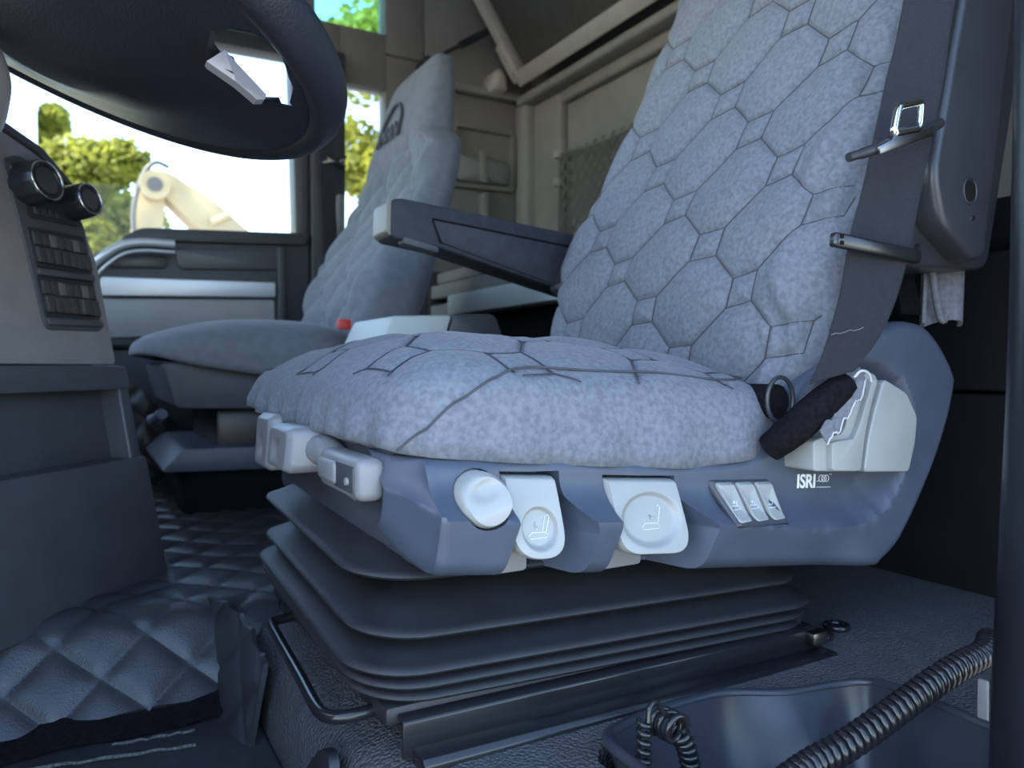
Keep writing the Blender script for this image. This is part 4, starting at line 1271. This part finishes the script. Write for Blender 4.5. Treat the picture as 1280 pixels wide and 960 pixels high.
# black sleeve over the lower end and the torn cloth round it
slp = smooth_path([(.634, .474, -.016), (.612, .477, -.030), (.592, .482, -.046), (.578, .492, -.062), (.572, .510, -.078)], 8)
vs, fs = tube_geo(slp, [.0125 + .0035 * math.sin(i / (len(slp) - 1) * 2.8) for i in range(len(slp))], 16)
mk('velour_sleeve', vs, fs, 'velour_black', SB, True, 60)
def tornf(u, v):
    a = V((.650, .4655, -.012)).lerp(V((.598, .4680, -.068)), u)
    return a + V((-.010 * v, -.002 * math.sin(u * 9), .012 * v + .003 * math.sin(u * 23))) + V((.004, 0, -.006)) * math.sin(u * 3.1)
sheet('torn_cloth', tornf, 30, 6, .0014, 'suede', SB)
tube('frayed_edge', [tornf(t / 30, 0) + V((0, -.001, .001 * math.sin(t * 3.3))) for t in range(31)], .0011, 'tear', SB, 5)
tube('frayed_edge', smooth_path([(.626, .459, -.010), (.634, .458, -.004), (.645, .458, -.006), (.651, .459, -.014)], 5), .0013, 'tear', SB, 5)

# ================================================================== PASSENGER SEAT
PS = empty('passenger_seat', (.35, 1.70, -.292), 'passenger seat in blue-grey suede cover by the far door', 'seat')
def pc_warp(u, v, h, d):
    x = .30 + .215 * u; y = 1.70 + .255 * v
    zb = .012 - .030 * ss(-.2, -1, v) * ss(-1.0, .2, u) + .012 * ss(-.6, -1, u)
    zt = .098 - .018 * ss(0, -1, u)
    return V((x, y, zb + (zt - zb) * max(h, 0) + d))
pillow('cushion', 40, 160, 4.0, 3.0, pc_warp, lambda u, v, r: 0, 'suede_far', PS)
PYN = [(-.05, 1.46), (.30, 1.45), (.42, 1.465), (.49, 1.50), (.53, 1.565), (.62, 1.585), (.8, 1.62)]
PYF = [(-.05, 1.95), (.30, 1.965), (.42, 1.955), (.55, 1.945), (.8, 1.93)]
PFX = [(-.05, .43), (.06, .455), (.13, .466), (.18, .480), (.23, .502), (.285, .534), (.33, .564), (.372, .590), (.46, .632), (.624, .682), (.76, .718)]
PBX = [(-.05, .57), (.115, .610), (.39, .690), (.52, .735), (.68, .755), (.76, .765)]
def pb_warp(u, v, h, d):
    z = .355 + .385 * v
    yn, yf = interp(PYN, z), interp(PYF, z)
    y = (yn + yf) / 2 + (yf - yn) / 2 * u
    xb = interp(PBX, z)
    T = xb - interp(PFX, z) - .022 * ss(.9, .5, abs(u)) * ss(.60, .45, z)
    x = xb - T * max(h, 0) - d * (1 if h > .5 else 0) + .003 * mnoise.noise(V((y * 14, z * 14, 3))) * max(h, 0)
    return V((x, y, z))
def pb_disp(u, v, rho):
    z = .355 + .385 * v
    y = 1.70 + .25 * u
    d = hexquilt(-(y - 1.7), z, BE1, BE2, .24)
    return (-.004 * math.exp(-(d / .006) ** 2) + .010 * (1 - math.exp(-(d / .022) ** 2)) - .004) * ss(.98, .9, rho) * ss(.56, .46, z)
pbk = pillow('backrest', 80, 320, 8.0, 5.5, pb_warp, pb_disp, 'suede_far', PS)
# stitched emblem on the headrest: an arc over three letters
def hf(y, z): return V((interp(PFX, z) - .0025, y, z))
up_ = V((.30, 0, 1)).normalized()
text_mesh('stitched_letters', 'MAN', .062, hf(1.785, .572), (0, -1, 0), up_, 'logo_dark', PS, .002, width=.125, bold=.001)
tube('stitched_arc', smooth_path([hf(1.860, .552), hf(1.850, .605), hf(1.812, .645), hf(1.766, .643), hf(1.728, .605), hf(1.718, .552)], 8), .0045, 'logo_dark', PS, 6)
prism('base_cover', rpoly([(.145, -.075), (.46, -.085), (.46, .008), (.125, .008)], .012, 4), 'xz', 1.48, 1.92, 'front_box', PS, bev=.008)
box('base_column', .22, .50, 1.53, 1.88, -.16, -.08, 'black_plastic', PS, .01)
prism('base_tray', rpoly([(.12, -.19), (.52, -.20), (.52, -.155), (.16, -.150)], .01, 3), 'xz', 1.49, 1.92, 'seat_plastic', PS, bev=.006)
box('base_foot', .16, .55, 1.52, 1.90, -.292, -.195, 'black_void', PS, .01)
tube('slide_handle', smooth_path([(.125, 1.50, -.085), (.115, 1.55, -.10), (.115, 1.60, -.10)], 5), .010, 'seat_plastic', PS, 8)
box('red_buckle', .43, .455, 1.435, 1.45, .072, .092, 'red', PS, .003)
